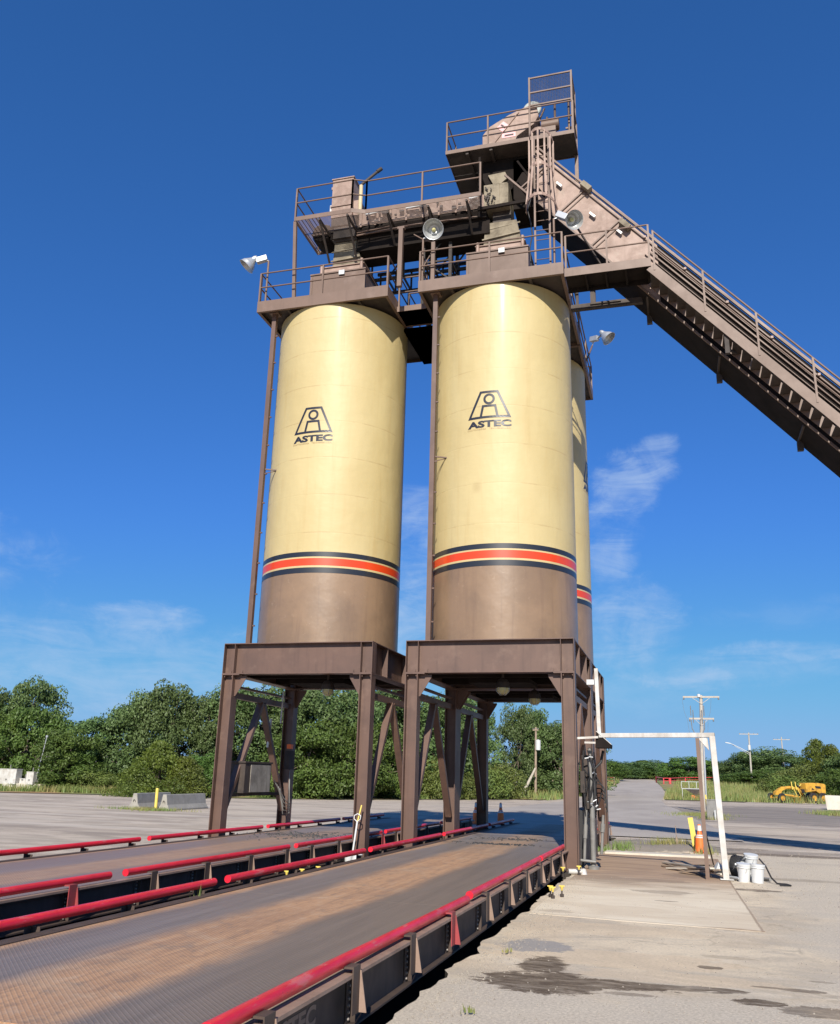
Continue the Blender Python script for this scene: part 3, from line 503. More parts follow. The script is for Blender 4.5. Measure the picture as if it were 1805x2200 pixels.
for i, (x, y, h, r, k) in enumerate(TREES):
    kn = {'c': 'tall grey-green cottonwood', 'b': 'mid-height bright green tree', 'j': 'dark pointed juniper', 's': 'low yellow-green shrub'}[k]
    cat = 'shrub' if k == 's' else 'tree'
    if x < -26 and y < 60: where = 'behind the concrete barriers at far left'
    elif y < 60 and x < -14: where = 'in the tree line seen under the left silo'
    elif x < -4 and y < 90: where = 'past the yard, seen under the right silo'
    elif y > 130 and x < 14: where = 'in the low tree line past the road end'
    elif y > 130: where = 'in the far clump behind the utility poles'
    else: where = 'behind the yellow road grader'
    if i == 2: lab = 'tallest cottonwood at the left edge of the photo, behind the white tanks'
    elif i == 12: lab = 'widest dark cone-shaped juniper right behind the two concrete barriers'
    elif i == 64: lab = 'big bright green shrub right behind the road grader'
    else:
        same = sorted([q for q in range(len(TREES)) if KEY(q) == KEY(i)], key=lambda q: TREES[q][0]/(TREES[q][1]+20)); lab = kn+' '+where
        if len(same) > 1: lab = ORD[same.index(i)]+' from left of '+{'c': 'cottonwoods', 'b': 'bright green trees', 'j': 'dark junipers', 's': 'yellow-green shrubs'}[k]+' '+where
    tree(i, x, y, h, r, k, lab, cat, kn+'s '+where)
# ------------------------------------------------------------------ silo towers
W, D1, ZT, ZB = 3.9, 4.05, 4.854, 4.10
XC, YC, RS = 1.923, 2.057, 1.8545
ZP, HP, PWD, PF, PB = 14.203, .334, 1.937, .16, 4.18
PHI = math.pi
def rails(root, segs, z0, h=.91, name='railing', r=.021, mat=None, label=None, mids=(.5,), spacing=1.9, kick=0):
    m = MB()
    for (a, b) in segs:
        a, b = Vector((*a, z0)), Vector((*b, z0)); L = (b-a).length; n = max(1, round(L/spacing))
        for k in range(n+1):
            p = a.lerp(b, k/n); m.bar(p, p+Vector((0, 0, h)), .045, .045)
        for f in (1,)+mids: m.tube(a+Vector((0, 0, h*f)), b+Vector((0, 0, h*f)), r, 8)
    return m.build(name, mat or BR, root, label)
def emblem(root, cx, cy, az, zofs=0):
    def P(u, z, k=.006):
        an = az+u/RS; return (cx+(RS+k)*math.sin(an), cy-(RS+k)*math.cos(an), z+zofs)
    def stroke(m, pts, wd, closed=False):
        pts = [Vector(p) for p in pts]; n = len(pts); L, Rr = [], []
        for i, p in enumerate(pts):
            a = pts[(i-1) % n] if (closed or i) else p; c = pts[(i+1) % n] if (closed or i < n-1) else p
            d1 = (p-a).normalized() if (p-a).length else (c-p).normalized(); d2 = (c-p).normalized() if (c-p).length else d1
            t = (d1+d2).normalized(); nn = Vector((-t.y, t.x)); k = wd/2/max(.35, abs(nn.dot(Vector((-d1.y, d1.x)))))
            L.append(p+nn*k); Rr.append(p-nn*k)
        for i in range(n if closed else n-1):
            j = (i+1) % n; seg = max(1, int((pts[j]-pts[i]).length/.08)); b = len(m.v)
            for s in range(seg+1):
                l = L[i].lerp(L[j], s/seg); r = Rr[i].lerp(Rr[j], s/seg); m.v += [Vector(P(l.x, l.y)), Vector(P(r.x, r.y))]
            for s in range(seg): m.f.append([b+2*s, b+2*s+1, b+2*s+3, b+2*s+2]); m.sm.append(False)
    m = MB(); wd = .058
    stroke(m, [(-.51, 10.44), (-.215, 11.12), (.215, 11.12), (.51, 10.44)], wd, True)
    stroke(m, [(-.215, 10.44), (-.155, 10.74), (.155, 10.74), (.215, 10.44)], wd)
    stroke(m, [(.118*math.cos(t*math.pi/14), 10.925+.118*math.sin(t*math.pi/14)) for t in range(28)], wd, True)
    def text(body, m, u0, z0, width, height, bold):
        cu = bpy.data.curves.new('tmp', 'FONT'); cu.body = body; cu.size = 1; cu.resolution_u = 3; cu.offset = bold
        o = bpy.data.objects.new('tmp', cu); COL.objects.link(o); dg = bpy.context.evaluated_depsgraph_get(); me = o.evaluated_get(dg).to_mesh()
        x0, x1 = min(v.co.x for v in me.vertices), max(v.co.x for v in me.vertices); y0, y1 = min(v.co.y for v in me.vertices), max(v.co.y for v in me.vertices)
        b = len(m.v)
        for v in me.vertices: m.v.append(Vector(P(u0+(v.co.x-x0)/(x1-x0)*width, z0+(v.co.y-y0)/(y1-y0)*height)))
        for p in me.polygons: m.f.append([b+i for i in p.vertices]); m.sm.append(False)
        o.evaluated_get(dg).to_mesh_clear(); bpy.data.objects.remove(o); bpy.data.curves.remove(cu)
    text('ASTEC', m, -.56, 10.165, 1.12, .185, .045)
    m.build('emblem', INK, root, 'black company emblem with ASTEC lettering')
    m = MB(); text('CHATTANOOGA', m, -.57, 10.105, .50, .038, .01); text('TENNESSEE U.S.A.', m, .0, 10.105, .55, .038, .01)
    m.build('small_lettering', INKB, root)
def tower(ox, oy, label, eaz, left=True, rear=False):
    root = empty('storage_silo', (ox+XC, oy+YC, 0), label, 'silo', 'cream and brown storage silos on steel frames')
    cx, cy = ox+XC, oy+YC
    X0, X1, Y0, Y1 = ox, ox+W, oy, oy+D1
    # columns
    for (x, sx) in ((X0+.15, 1), (X1-.15, -1)):
        for (y, sy) in ((Y0+.15, 1), (Y1-.15, -1)):
            c = MB(); c.ibeam((x, y, .02), (x, y, ZB-.025), .30, .30, (1, 0, 0)); c.box(x-.19, x+.19, y-.18, y+.18, -.01, .02)
            c.box(x-.155, x+.155+(.16 if sx > 0 else 0), y-.155, y+.155, ZB-.025, ZB-.002) if sx > 0 else c.box(x-.315, x+.155, y-.155, y+.155, ZB-.025, ZB-.002)
            g0 = x+sx*.15; c.prism([(g0, y-.008, ZB-.03), (g0+sx*.30, y-.008, ZB-.03), (g0+sx*.30, y-.008, ZB-.08), (g0+sx*.03, y-.008, ZB-.52), (g0, y-.008, ZB-.52)], (0, .016, 0))
            for (bx) in (-.1, .1):
                for by in (-.1, .1): c.tube((x+bx, y+by, ZB-.06), (x+bx, y+by, ZB-.02), .014, 6)
            if sy > 0:
                for bx in (-.145, .145): c.tube((x+bx*.7, y-.1, ZB-.075), (x+bx*.7, y-.1, ZB-.025), .018, 6)
            c.build('column', BRF, root)
    # perimeter beams
    for (y, s) in ((Y0+.15, -1), (Y1-.15, 1)):
        bm = MB(); bm.ibeam((X0, y, (ZT+ZB)/2), (X1, y, (ZT+ZB)/2), ZT-ZB, .30, (0, 0, 1))
        for x in (X0+.004, X0+.295, X1-.295, X1-.004):
            bm.box(x-.006, x+.006, y-.148, y-.008, ZB+.022, ZT-.022); bm.box(x-.006, x+.006, y+.008, y+.148, ZB+.022, ZT-.022)
        for x in (X0+.20, X0+.50, X1-.20, X1-.50): bm.prism([(x-.02, y-.10, ZB+.021), (x+.02, y-.10, ZB+.021), (x+.035, y-.10, ZB+.09), (x+.015, y-.10, ZB+.095)], (0, .02, 0))
        bm.build('beam', BRF, root)
    for x in (X0+.15, X1-.15):
        bm = MB(); bm.ibeam((x, Y0+.302, (ZT+ZB)/2), (x, Y1-.302, (ZT+ZB)/2), ZT-ZB, .30, (0, 0, 1))
        for y in (Y0+1.2, Y1-1.2): bm.box(x-.148, x+.148, y-.006, y+.006, ZB+.022, ZT-.022)
        bm.build('beam', BRF, root)
        br = MB(); br.bar((x, Y0+.3, 3.62), (x, Y1-.3, 3.62), .12, .14); br.bar((x, Y0+.3, 3.84), (x, Y1-.3, 3.84), .10, .05)
        br.bar((x, Y0+.31, .84), (x, 1.98+Y0, 3.55), .11, .16, (1, 0, 0)); br.bar((x, Y1-.31, .84), (x, 2.07+Y0, 3.55), .11, .16, (1, 0, 0))
        br.build('brace', BRF, root)
    # discharge cone and gate
    cn = MB(); cn.lathe((cx, cy, 0), [(1.80, ZT-.01), (.62, 4.16), (.62, 4.08)], 40); cn.box(cx-.75, cx+.75, cy-.62, cy+.62, 4.02, 4.12)
    for s in (-1, 1): cn.bar((cx-1.75, cy+s*.8, 4.22), (cx+1.75, cy+s*.8, 4.22), .14, .2)
    cn.box(X0+.3, X1-.3, Y0+.31, Y1-.31, ZB+.40, ZB+.43)
    cn.build('discharge_cone', BLKSHD, root)  # near-black colour carries the shade under the silo frame
    # shell
    zb0, zb1 = 6.6284, 7.1734; t = zb1-zb0
    sk = MB(); sk.lathe((cx, cy, 0), [(RS, ZT), (RS, zb0)], 128); sk.lathe((cx, cy, 0), [(RS+.012, ZT), (RS+.012, ZT+.05), (RS, ZT+.055)], 128); sk.build('silo_skirt', SKIRT, root)
    sh = MB(); prof = [(RS, zb1)]
    prof += [(RS, ZP+.02)]; sh.lathe((cx, cy, 0), prof, 160); shell = sh.build('silo_shell', CREAM, root)
    for nm, a, b, mt in (('stripe', 0, .255, SBLK), ('stripe', .255, .345, SCRM), ('stripe', .345, .695, SORG), ('stripe', .695, .765, SCRM), ('stripe', .765, 1, SBLK)):
        s = MB(); s.lathe((cx, cy, 0), [(RS+.004, zb0+t*a), (RS+.004, zb0+t*b)], 128); s.build(nm, mt, root)
    emblem(shell, cx, cy, eaz)
    # riser tube with rungs on the left
    rs = MB(); rx, ry = X0+.40, Y0+.50; rs.box(rx-.06, rx+.06, ry-.06, ry+.06, ZT+.002, ZP+.03)
    for k in range(11): z = ZT+.5+k*.82; rs.box(rx+.06, rx+.12, ry-.01, ry+.03, z, z+.035)
    for z in (9.6,): rs.bar((rx+.06, ry, z), (rx+.5, ry+.22, z), .03, .03); rs.bar((rx+.06, ry, z-.12), (rx+.34, ry+.18, z), .02, .02)
    rs.build('riser_tube', BRF, root)
    # platform
    a, b, c, d = cx-PWD, cx+PWD, oy+PF, oy+PB
    pl = MB(); pl.box(a, b, c, c+.012, ZP, ZP+HP); pl.box(a, b, d-.012, d, ZP, ZP+HP); pl.box(a, a+.012, c+.013, d-.013, ZP, ZP+HP); pl.box(b-.012, b, c+.013, d-.013, ZP, ZP+HP)
    for z in (ZP+.001, ZP+HP-.013): pl.box(a+.013, b-.013, c+.013, c+.08, z, z+.012); pl.box(b-.08, b-.013, c+.081, d-.081, z, z+.012); pl.box(a+.013, a+.08, c+.081, d-.081, z, z+.012)
    dk = MB(); dk.box(a+.014, b-.014, c+.014, d-.014, ZP+.10, ZP+.106)
    for s in (-1, 1): dk.bar((cx+s*1.05, c+.1, ZP+.06), (cx+s*1.05, d-.1, ZP+.06), .08, .075)
    for (x, y) in ((rx, ry),): pl.box(x-.13, x+.13, y-.13, y+.13, ZP+.035, ZP+.098)
    plat = pl.build('platform', BR, root); dk.build('deck_plate', BRD, plat)  # darker plate colour holds the shade below the platform
    z0 = ZP+HP
    rails(plat, [((a+.03, c+.03), (b-.03, c+.03)), ((a+.03, c+.08), (a+.03, d-.03)), ((b-.03, c+.08), (b-.03, d-.03))]+([((a+.08, d-.03), (b-.08, d-.03))] if rear else []), z0)
    return root, cx, cy
XL, YL = -4.722, -.016
silR, cxR, cyR = tower(0, 0, 'front right cream silo with brown base and orange stripe, under the topmost platform', 0.0)
silL, cxL, cyL = tower(XL, YL, 'cream silo with brown base and orange stripe standing alone at left, its brown base scuffed', -.012)
silB, cxB, cyB = tower(0, 4.044, 'rear cream silo mostly hidden behind the front right silo, only its right edge showing', math.pi/2, rear=True)
# ---- hoppers (batchers) on the silo tops
def frustum(m, x0, x1, y0, y1, z0, X0, X1, Y0, Y1, z1):
    return m.add([(x0,y0,z0),(x1,y0,z0),(x1,y1,z0),(x0,y1,z0),(X0,Y0,z1),(X1,Y0,z1),(X1,Y1,z1),(X0,Y1,z1)], [(0,3,2,1),(4,5,6,7),(0,1,5,4),(1,2,6,5),(2,3,7,6),(3,0,4,7)])
def batcher(x0, x1, u0, u1, root, tilt, capz):
    o = empty('batcher_hopper', ((x0+x1)/2, 2.1, ZP+HP), *root)
    m = MB(); z = ZP+.11; m.box(x0, x1, 1.2, 2.9, z, 15.83); m.box(x0-.03, x1+.03, 1.17, 2.93, 15.83, 15.87)
    m.box(x0-.02, x0+.05, 1.18, 1.2, z, 15.8); m.box(x1-.05, x1+.02, 1.18, 1.2, z, 15.8); m.build('hopper_body', BR, o)
    m = MB(); m.box(x0+.24, x1-.12, 1.35, 2.7, 15.872, 16.12); m.box(x0+.2, x1-.08, 1.31, 2.74, 16.12, 16.145); m.tube((x0+.28, 1.28, 15.9), (x0+.28, 1.28, 16.2), .05, 8); m.tube((x1-.15, 1.28, 15.9), (x1-.15, 1.28, 16.25), .05, 8); m.build('cover_plate', BRR, o)
    m = MB(); frustum(m, u0-.08, u1+.12, 1.4, 2.5, 16.147, u0, u1, 1.3, 2.3, capz)
    for k, zz in enumerate((16.32, 16.62)): m.bar((u0-.1, 1.33, zz), (u1+.1, 1.33, zz+tilt), .03, .04)
    m.build('inlet_chute', DUST, o)
    m = MB(); m.box((x0+x1)/2+.05, (x0+x1)/2+.22, 1.13, 1.165, 15.72, 15.86); m.build('warning_plate', WPL, o); return o
batcher(1.08, 2.78, 1.58, 2.46, ('tan dusty hopper on the front right silo platform under the drop chute', 'hopper'), .12, 16.82)
batcher(-3.62, -1.95, -2.98, -2.28, ('brown hopper on the left silo platform under the transfer conveyor', 'hopper'), .06, 16.9)
m = MB(); m.box(1.1, 2.7, 5.1, 7.0, ZP+.11, 15.6); m.box(1.07, 2.73, 5.07, 7.03, 15.6, 15.64)
tag(m.build('batcher_hopper', BR), 'hopper on the rear silo platform behind the front right silo', 'hopper')
# ---- bridge walkway between the front silo platforms, with its lattice supports
o = empty('bridge_walkway', (-.43, 1.5, 14.1), 'short brown walkway bridging the two front silo platforms', 'walkway')
for y in (1.0, 1.9): m = MB(); m.box(-.86, -.02, y, y+.012, ZP-.02, ZP+.14); m.build('fascia', BR, o); m = MB(); m.box(-.86, -.02, 1.014, 1.898, ZP+.02, ZP+.03); m.box(-.95, .1, 1.95, 4.1, ZP-.13, ZP-.03); m.build('deck', BLKSHD, o)  # deck painted near-black for the shade underneath
for y in (1.03, 1.88): rails(o, [((-.82, y), (-.04, y))], ZP+.14, spacing=.9)
o = empty('lattice_tower', (0, 1.7, 14.3), 'dark braced steel lattice standing between the two front silos under the transfer conveyor', 'steel tower')
for x in (-.28, .52): 
    for y in (1.5, 2.3): m = MB(); m.bar((x, y, ZP+.14 if x < 0 else ZP+HP), (x, y, 16.9), .09, .09); m.build('post', BRD, o)
m = MB()
for y in (1.5, 2.3):
    for z in (14.75, 15.35, 15.95): m.bar((-.24, y, z), (.48, y, z), .05, .05)
    m.bar((-.24, y, 14.75), (.48, y, 15.35), .04, .04); m.bar((.48, y, 15.35), (-.24, y, 15.95), .04, .04); m.bar((-.24, y, 15.95), (.48, y, 16.85), .04, .04)
for x in (-.28, .52):
    for z in (14.75, 15.35, 15.95): m.bar((x, 1.54, z), (x, 2.26, z), .05, .05)
    m.bar((x, 1.54, 14.75), (x, 2.26, 15.95), .04, .04)
m.build('lattice_brace', BRD, o)
# ------------------------------------------------------------------ transfer conveyor with catwalk
o = empty('transfer_conveyor', (-1, 1.6, 16.9), 'dusty horizontal transfer conveyor spanning from the head tower to the left silo', 'conveyor')
m = MB(); m.box(-3.1, 1.62, 1.2, 2.15, 16.98, 17.72); m.box(-2.3, 1.7, 1.3, 2.2, 16.52, 16.978)
m.build('housing', BLKSHD, o)  # dark underside zone: shade put into the housing colour
m = MB()
m.box(-2.2, 1.6, 1.165, 1.198, 17.30, 17.70)
rr = random.Random(5); x = -2.15
while x < 1.55:
    m.box(x, x+.05, 1.12, 1.163, 17.22, 17.74); x += rr.uniform(.32, .52)
m.build('side_panel', BRR, o)
m = MB()
for k in range(26):
    x = rr.uniform(-2.15, 1.45); z = rr.uniform(17.28, 17.60); a = rr.uniform(.05, .14)
    m.box(x, x+a, 1.06, 1.11, z, z+rr.uniform(.04, .12))
for x in (-1.35, -.2): m.lathe((x, 1.10, 17.52), [(.0, -.12), (.11, -.12), (.11, .05), (0, .05)], 12, axis=(0, 1, 0))
m.build('bearing', BLK, o)
m = MB(); 
for (x, wd) in ((-1.95, .30), (-.72, .38), (1.15, .22)): m.box(x, x+wd, 1.02, 1.058, 17.52, 17.64); m.tube((x+wd*.3, 1.0, 17.50), (x+wd*1.3, 1.0, 17.55), .03, 6)
m.build('inspection_cover', WPL, o)
m = MB(); m.tube((-2.2, 1.05, 16.88), (-.35, 1.05, 16.97), .028, 8); m.tube((-2.2, 1.05, 16.97), (-1.2, 1.05, 17.03), .02, 8)
m.tube((-.35, 1.05, 16.97), (1.6, 1.25, 17.05), .028, 8); m.build('conduit', BR, o)
for k in range(9):
    x = -2.0+k*.42; 
m = MB()
for y in (2.2, 3.0): 
    for z in (16.05, 16.75): m.bar((-2.2, y, z), (1.6, y, z), .07, .09)
for k in range(8):
    x = -2.1+k*.5
    m.bar((x, 2.2, 16.05), (x, 2.2, 16.95), .05, .05); m.bar((x, 3.0, 16.05), (x, 3.0, 16.75), .05, .05); m.bar((x, 2.2, 16.05), (x, 3.0, 16.05), .05, .05)
    if k % 2: m.bar((x, 2.2, 16.05), (x+.5, 2.2, 16.75), .04, .04)
m.build('truss', BRD, o)
m = MB(); m.box(-3.12, -2.46, 1.2, 1.85, 17.722, 19.06); m.box(-3.15, -2.43, 1.17, 1.88, 19.06, 19.09); m.box(-3.15, -2.43, 1.17, 1.198, 18.10, 18.14); m.box(-2.455, -2.25, 1.3, 1.8, 17.722, 18.3); m.box(-3.16, -3.125, 1.21, 1.3, 18.75, 18.83)
m.build('elevator_box', BRR, o); m = MB(); m.box(-3.18, -3.13, 1.22, 1.34, 17.9, 18.2); m.build('junction_box', WPL, o)
m = MB(); frustum(m, -2.95, -2.25, 1.25, 1.95, 16.902, -3.05, -2.3, 1.21, 2.0, 16.978); m.box(-2.98, -2.28, 1.14, 1.198, 16.95, 17.35); m.box(-3.05, -2.45, 1.1, 1.19, 17.36, 17.62)
m.build('drop_chute', BRD, o)
m = MB(); m.lathe((-3.42, 1.25, 17.32), [(0, 0), (.30, 0), (.33, .05), (.33, .62), (0, .62)], 8, axis=(0, 1, 0), smooth=False); m.build('sprocket_guard', BLKSHD, o)
m = MB(); m.tube((-2.22, 1.25, 17.72), (-2.22, 1.25, 18.75), .06, 10); m.build('vent_stub', pm('cream_stub', (.60, .48, .28), None, .6, 4, .5), o)
m = MB(); m.tube((-2.22, 1.25, 18.78), (-1.72, 1.4, 19.32), .045, 8); m.tube((-1.78, 1.38, 19.26), (-1.66, 1.42, 19.38), .06, 8); m.build('lever_arm', BRD, o)
# catwalk in front
o = empty('catwalk', (-1.1, .6, 17.1), 'brown catwalk with two-bar railing along the front of the transfer conveyor', 'catwalk')
m = MB(); z0 = 17.15
m.box(-3.88, -2.12, .30, .312, z0, z0+.13); m.bar((-2.12, .306, z0+.065), (-1.75, .47, z0+.065), .013, .13); m.box(-1.75, 1.62, .464, .476, z0+.01, z0+.14); m.box(-3.88, -3.868, .314, 2.1, z0, z0+.13); m.box(-3.866, -3.1, 2.09, 2.1, z0, z0+.13)
for (a, b, c, d) in ((-3.86, -2.2, .32, 1.15), (-2.2, 1.6, .50, 1.15), (-3.86, -3.15, 1.15, 2.08)):
    n = int((d-c)/.05)
    for k in range(n): y = c+(k+.5)*(d-c)/n; m.box(a, b, y-.003, y+.003, z0+.085, z0+.10)
for k in range(7): x = -3.8+k*.11; m.box(x, x+.01, .32, 2.08, z0+.05, z0+.078)
m.build('deck', BR, o)
rails(o, [((-3.86, .33), (-2.12, .33)), ((-2.12, .33), (-1.75, .49)), ((-1.75, .49), (1.6, .49)), ((-3.86, .35), (-3.86, 2.08))], z0+.13, .98, spacing=1.75)
for x in (-3.1, -2.25, -1.1, .1, 1.2):
    m = MB(); y0 = .33 if x < -2.1 else .5; m.bar((x, y0, z0-.04), (x, 1.18, z0-.04), .05, .06); m.bar((x, y0+.05, z0-.05), (x, 1.3, 16.55 if x > -2 else 16.2), .05, .05); m.build('support_bracket', BRD, o)
m = MB(); m.bar((-3.72, .36, ZP+HP), (-3.86, .36, z0), .09, .09); m.build('support_post', BR, o)
m = MB(); m.bar((-.60, .34, 14.55), (-.60, .34, 16.35), .12, .12); m.box(-.70, -.5, .28, .40, 16.35, 16.42); m.build('support_post', BR, o)
m = MB(); m.bar((.35, .30, ZP+HP), (.35, .30, 15.85), .10, .10); m.build('support_post', BR, o)
# ------------------------------------------------------------------ head platform
TZ = 19.06
o = empty('head_platform', (2.3, 1.5, TZ), 'topmost brown railed platform above the front right silo, carrying the conveyor head', 'platform')
m = MB(); m.box(.47, 4.17, .90, .912, TZ, TZ+.12); m.box(.47, .482, .914, 3.05, TZ, TZ+.12); m.box(4.158, 4.17, .914, 1.95, TZ, TZ+.12); m.box(2.3, 4.15, 1.94, 1.952, TZ, TZ+.12)
m.build('fascia', BR, o)
m = MB(); m.box(.484, 4.157, .914, 1.935, TZ+.02, TZ+.04); m.box(.484, 2.3, 1.953, 3.05, TZ+.02, TZ+.04)
for x in (1.1, 1.8): m.bar((x, .95, TZ-.03), (x, 3.0, TZ-.03), .08, .09)
m.build('deck', BRD, o)  # underside shade painted in by the dark deck colour
rails(o, [((.50, .93), (4.14, .93)), ((.50, .95), (.50, 3.0)), ((4.14, .95), (4.14, 1.9))], TZ+.12, 1.0, spacing=1.25)
m = MB()
for x in (2.92, 4.12): m.bar((x, .96, TZ+.12), (x, .96, 21.26), .05, .05)
for z in (21.23, 20.72, 20.28): m.bar((2.92, .96, z), (4.12, .96, z), .04, .04)
for z in (21.23, 20.72, 20.28): m.bar((4.12, .98, z), (4.12, 1.85, z), .04, .04)
m.bar((4.12, 1.85, TZ+.12), (4.12, 1.85, 21.26), .05, .05)
m.build('screen_frame', BR, o)
m = MB(); k = 2.95
while k < 4.1: m.bar((k, .965, 20.30), (k, .965, 21.2), .007, .007); k += .045
k = 20.30
while k < 21.2: m.bar((2.95, .965, k), (4.1, .965, k), .007, .007); k += .045
k = 1.0
while k < 1.84: m.bar((4.12, k, 19.3), (4.12, k, 21.2), .007, .007); k += .045
k = 19.3
while k < 21.2: m.bar((4.12, 1.0, k), (4.12, 1.84, k), .007, .007); k += .045
m.build('wire_mesh', BRD, o)
m = MB(); m.bar((4.12, 1.9, 17.7), (4.12, 1.9, TZ), .10, .10); m.build('support_post', BR, o)
m = MB(); m.bar((.55, 2.95, 17.8), (.55, 2.95, TZ), .1, .1); m.bar((1.7, 2.95, 16.9), (1.7, 2.95, TZ), .1, .1); m.bar((.55, 2.95, 17.85), (1.7, 2.95, TZ-.1), .07, .07); m.build('support_post', BRD, o)
o = empty('conveyor_head_drive', (2.3, 1.5, TZ), 'brown sloping head hood with pink warning signs on the topmost platform', 'drive hood')
m = MB(); m.prism([(1.53, 1.05, TZ+.05), (1.53, 1.05, 19.62), (1.74, 1.05, 19.88), (2.3, 1.05, 20.18), (2.74, 1.05, 20.34), (2.95, 1.05, 20.40), (3.12, 1.05, 20.28), (3.16, 1.05, 19.98), (3.02, 1.05, 19.72), (2.53, 1.05, 19.40), (2.44, 1.05, TZ+.05)], (0, .75, 0)); m.box(1.28, 1.53, 1.1, 1.7, TZ+.05, 19.36)
m.bar((1.9, 1.04, 19.3), (2.6, 1.04, 20.2), .02, .04, (0, 1, 0)); m.build('hood', BRR, o, bevel=.01)
m = MB(); m.prism([(1.95, 1.04, 19.80), (2.15, 1.04, 19.98), (2.32, 1.04, 19.80), (2.12, 1.04, 19.62)], (0, .008, 0)); m.box(2.10, 2.50, 1.04, 1.048, 19.40, 19.56); m.build('warning_sign', PINK, o)
m = MB(); m.prism([(2.06, 1.034, 19.86), (2.10, 1.034, 19.89), (2.22, 1.034, 19.76), (2.18, 1.034, 19.72)], (0, .004, 0)); m.box(2.18, 2.44, 1.034, 1.038, 19.45, 19.50); m.build('sign_marking', BLK, o)
m = MB(); m.lathe((2.86, 1.86, 20.98), [(0, 0), (.24, 0), (.27, .02), (.27, .1), (.24, .12), (0, .12)], 24, axis=(0, 1, 0)); m.build('sprocket_wheel', GREYW, o)
m = MB(); m.box(3.18, 3.62, 1.2, 1.6, TZ+.3, TZ+.62); m.lathe((3.2, 1.4, TZ+.8), [(0, 0), (.16, 0), (.16, .5), (0, .5)], 14, axis=(1, 0, 0)); m.tube((3.1, 1.3, 19.9), (3.3, 1.3, 20.4), .03, 6); m.build('gear_motor', BR, o)
for (x, zt) in ((3.58, 20.62), (3.98, 20.7), (3.35, 20.2)):
    m = MB(); m.tube((x, 1.45, TZ+.1), (x, 1.45, zt), .035, 8); m.bar((x-.1, 1.45, TZ+.65), (x+.1, 1.45, TZ+.65), .04, .05); m.build('standpipe', BR, o)
# under the head: drop box and chutes
o = empty('drop_chute', (1.9, 1.6, 17), 'dusty tan drop box and chute under the topmost platform', 'chute')
m = MB(); frustum(m, 1.6, 2.3, 1.5, 2.3, 17.99, 1.45, 2.6, 1.5, 2.6, 18.5); m.box(1.45, 2.9, 1.5, 2.6, 18.5, TZ-.005); m.build('head_chute', BLKSHD, o)  # chute shaded by its near-black colour
m = MB(); m.prism([(1.62, 1.42, 18.52), (2.12, 1.42, 18.55), (2.20, 1.42, 18.35), (1.84, 1.42, 18.05)], (0, .07, 0)); m.build('sunlit_patch', DUST, o)  # lighter plate added as the sunlit diamond on the shaded chute
m = MB(); m.box(1.56, 2.26, 1.15, 2.1, 17.24, 17.985); m.box(1.53, 2.29, 1.12, 2.13, 17.2, 17.238); m.bar((1.98, 1.14, 17.24), (1.98, 1.14, 17.98), .05, .03); m.build('diverter_box', DUST, o)
m = MB(); rr = random.Random(9)
for k in range(12): x, z = rr.uniform(1.58, 1.92), rr.uniform(17.3, 17.9); m.bar((x, 1.10, z), (x+rr.uniform(-.12, .16), 1.10, z+rr.uniform(-.12, .12)), .04, .03)
m.build('linkage', BRD, o)
m = MB(); m.box(1.78, 2.3, 1.35, 2.1, 16.822, 17.198); m.build('lower_chute', BRD, o)
m = MB(); m.bar((1.4, 1.05, 17.15), (3.1, 1.05, 17.2), .06, .09); m.bar((1.4, 2.2, 17.15), (3.4, 2.2, 17.2), .06, .09); m.box(2.35, 3.05, 1.5, 2.4, 17.3, TZ-.1); m.bar((1.45, 1.08, 16.9), (1.45, 1.08, 18.9), .06, .06); m.bar((2.55, 1.0, 18.5), (3.3, 1.0, 17.2), .05, .05); m.build('support_frame', BLKSHD, o)  # near-black frame and box paint the shade under the platform
# caged ladder
o = empty('caged_ladder', (3.25, .7, ZP+HP), 'caged vertical ladder from the front right silo platform up to the topmost platform', 'ladder')
m = MB()
for x in (3.05, 3.45): m.bar((x, .84, ZP+HP), (x, .84, 19.04), .05, .025)
for k in range(14): z = ZP+HP+.3+k*.3; m.tube((3.05, .84, z), (3.45, .84, z), .012, 6)
m.build('ladder', BR, o)
m = MB()
def arc(z, r): return [(3.25+r*1.0*math.cos(t), .82-.62*math.sin(t)*r/.33, z) for t in [math.pi*k/12 for k in range(13)]]
for z, r in ((18.82, .33), (17.72, .33), (16.62, .42)):
    pts = arc(z, r)
    for k in range(12): m.bar(pts[k], pts[k+1], .014, .09)
for k in (0, 2, 4, 6, 8, 10, 12):
    a, b, c = arc(18.82, .33)[k], arc(17.72, .33)[k], arc(16.62, .42)[k]; m.bar(a, b, .05, .014); m.bar(b, c, .05, .014)
m.build('safety_cage', BRR, o)
m = MB(); m.path([(2.95, .85, 17.1), (2.85, .8, 16.7), (2.93, .8, 16.35), (2.98, .8, 15.9), (2.9, .8, 15.5), (2.96, .8, ZP+HP)], .02, 6); m.build('cable', BLK, o)
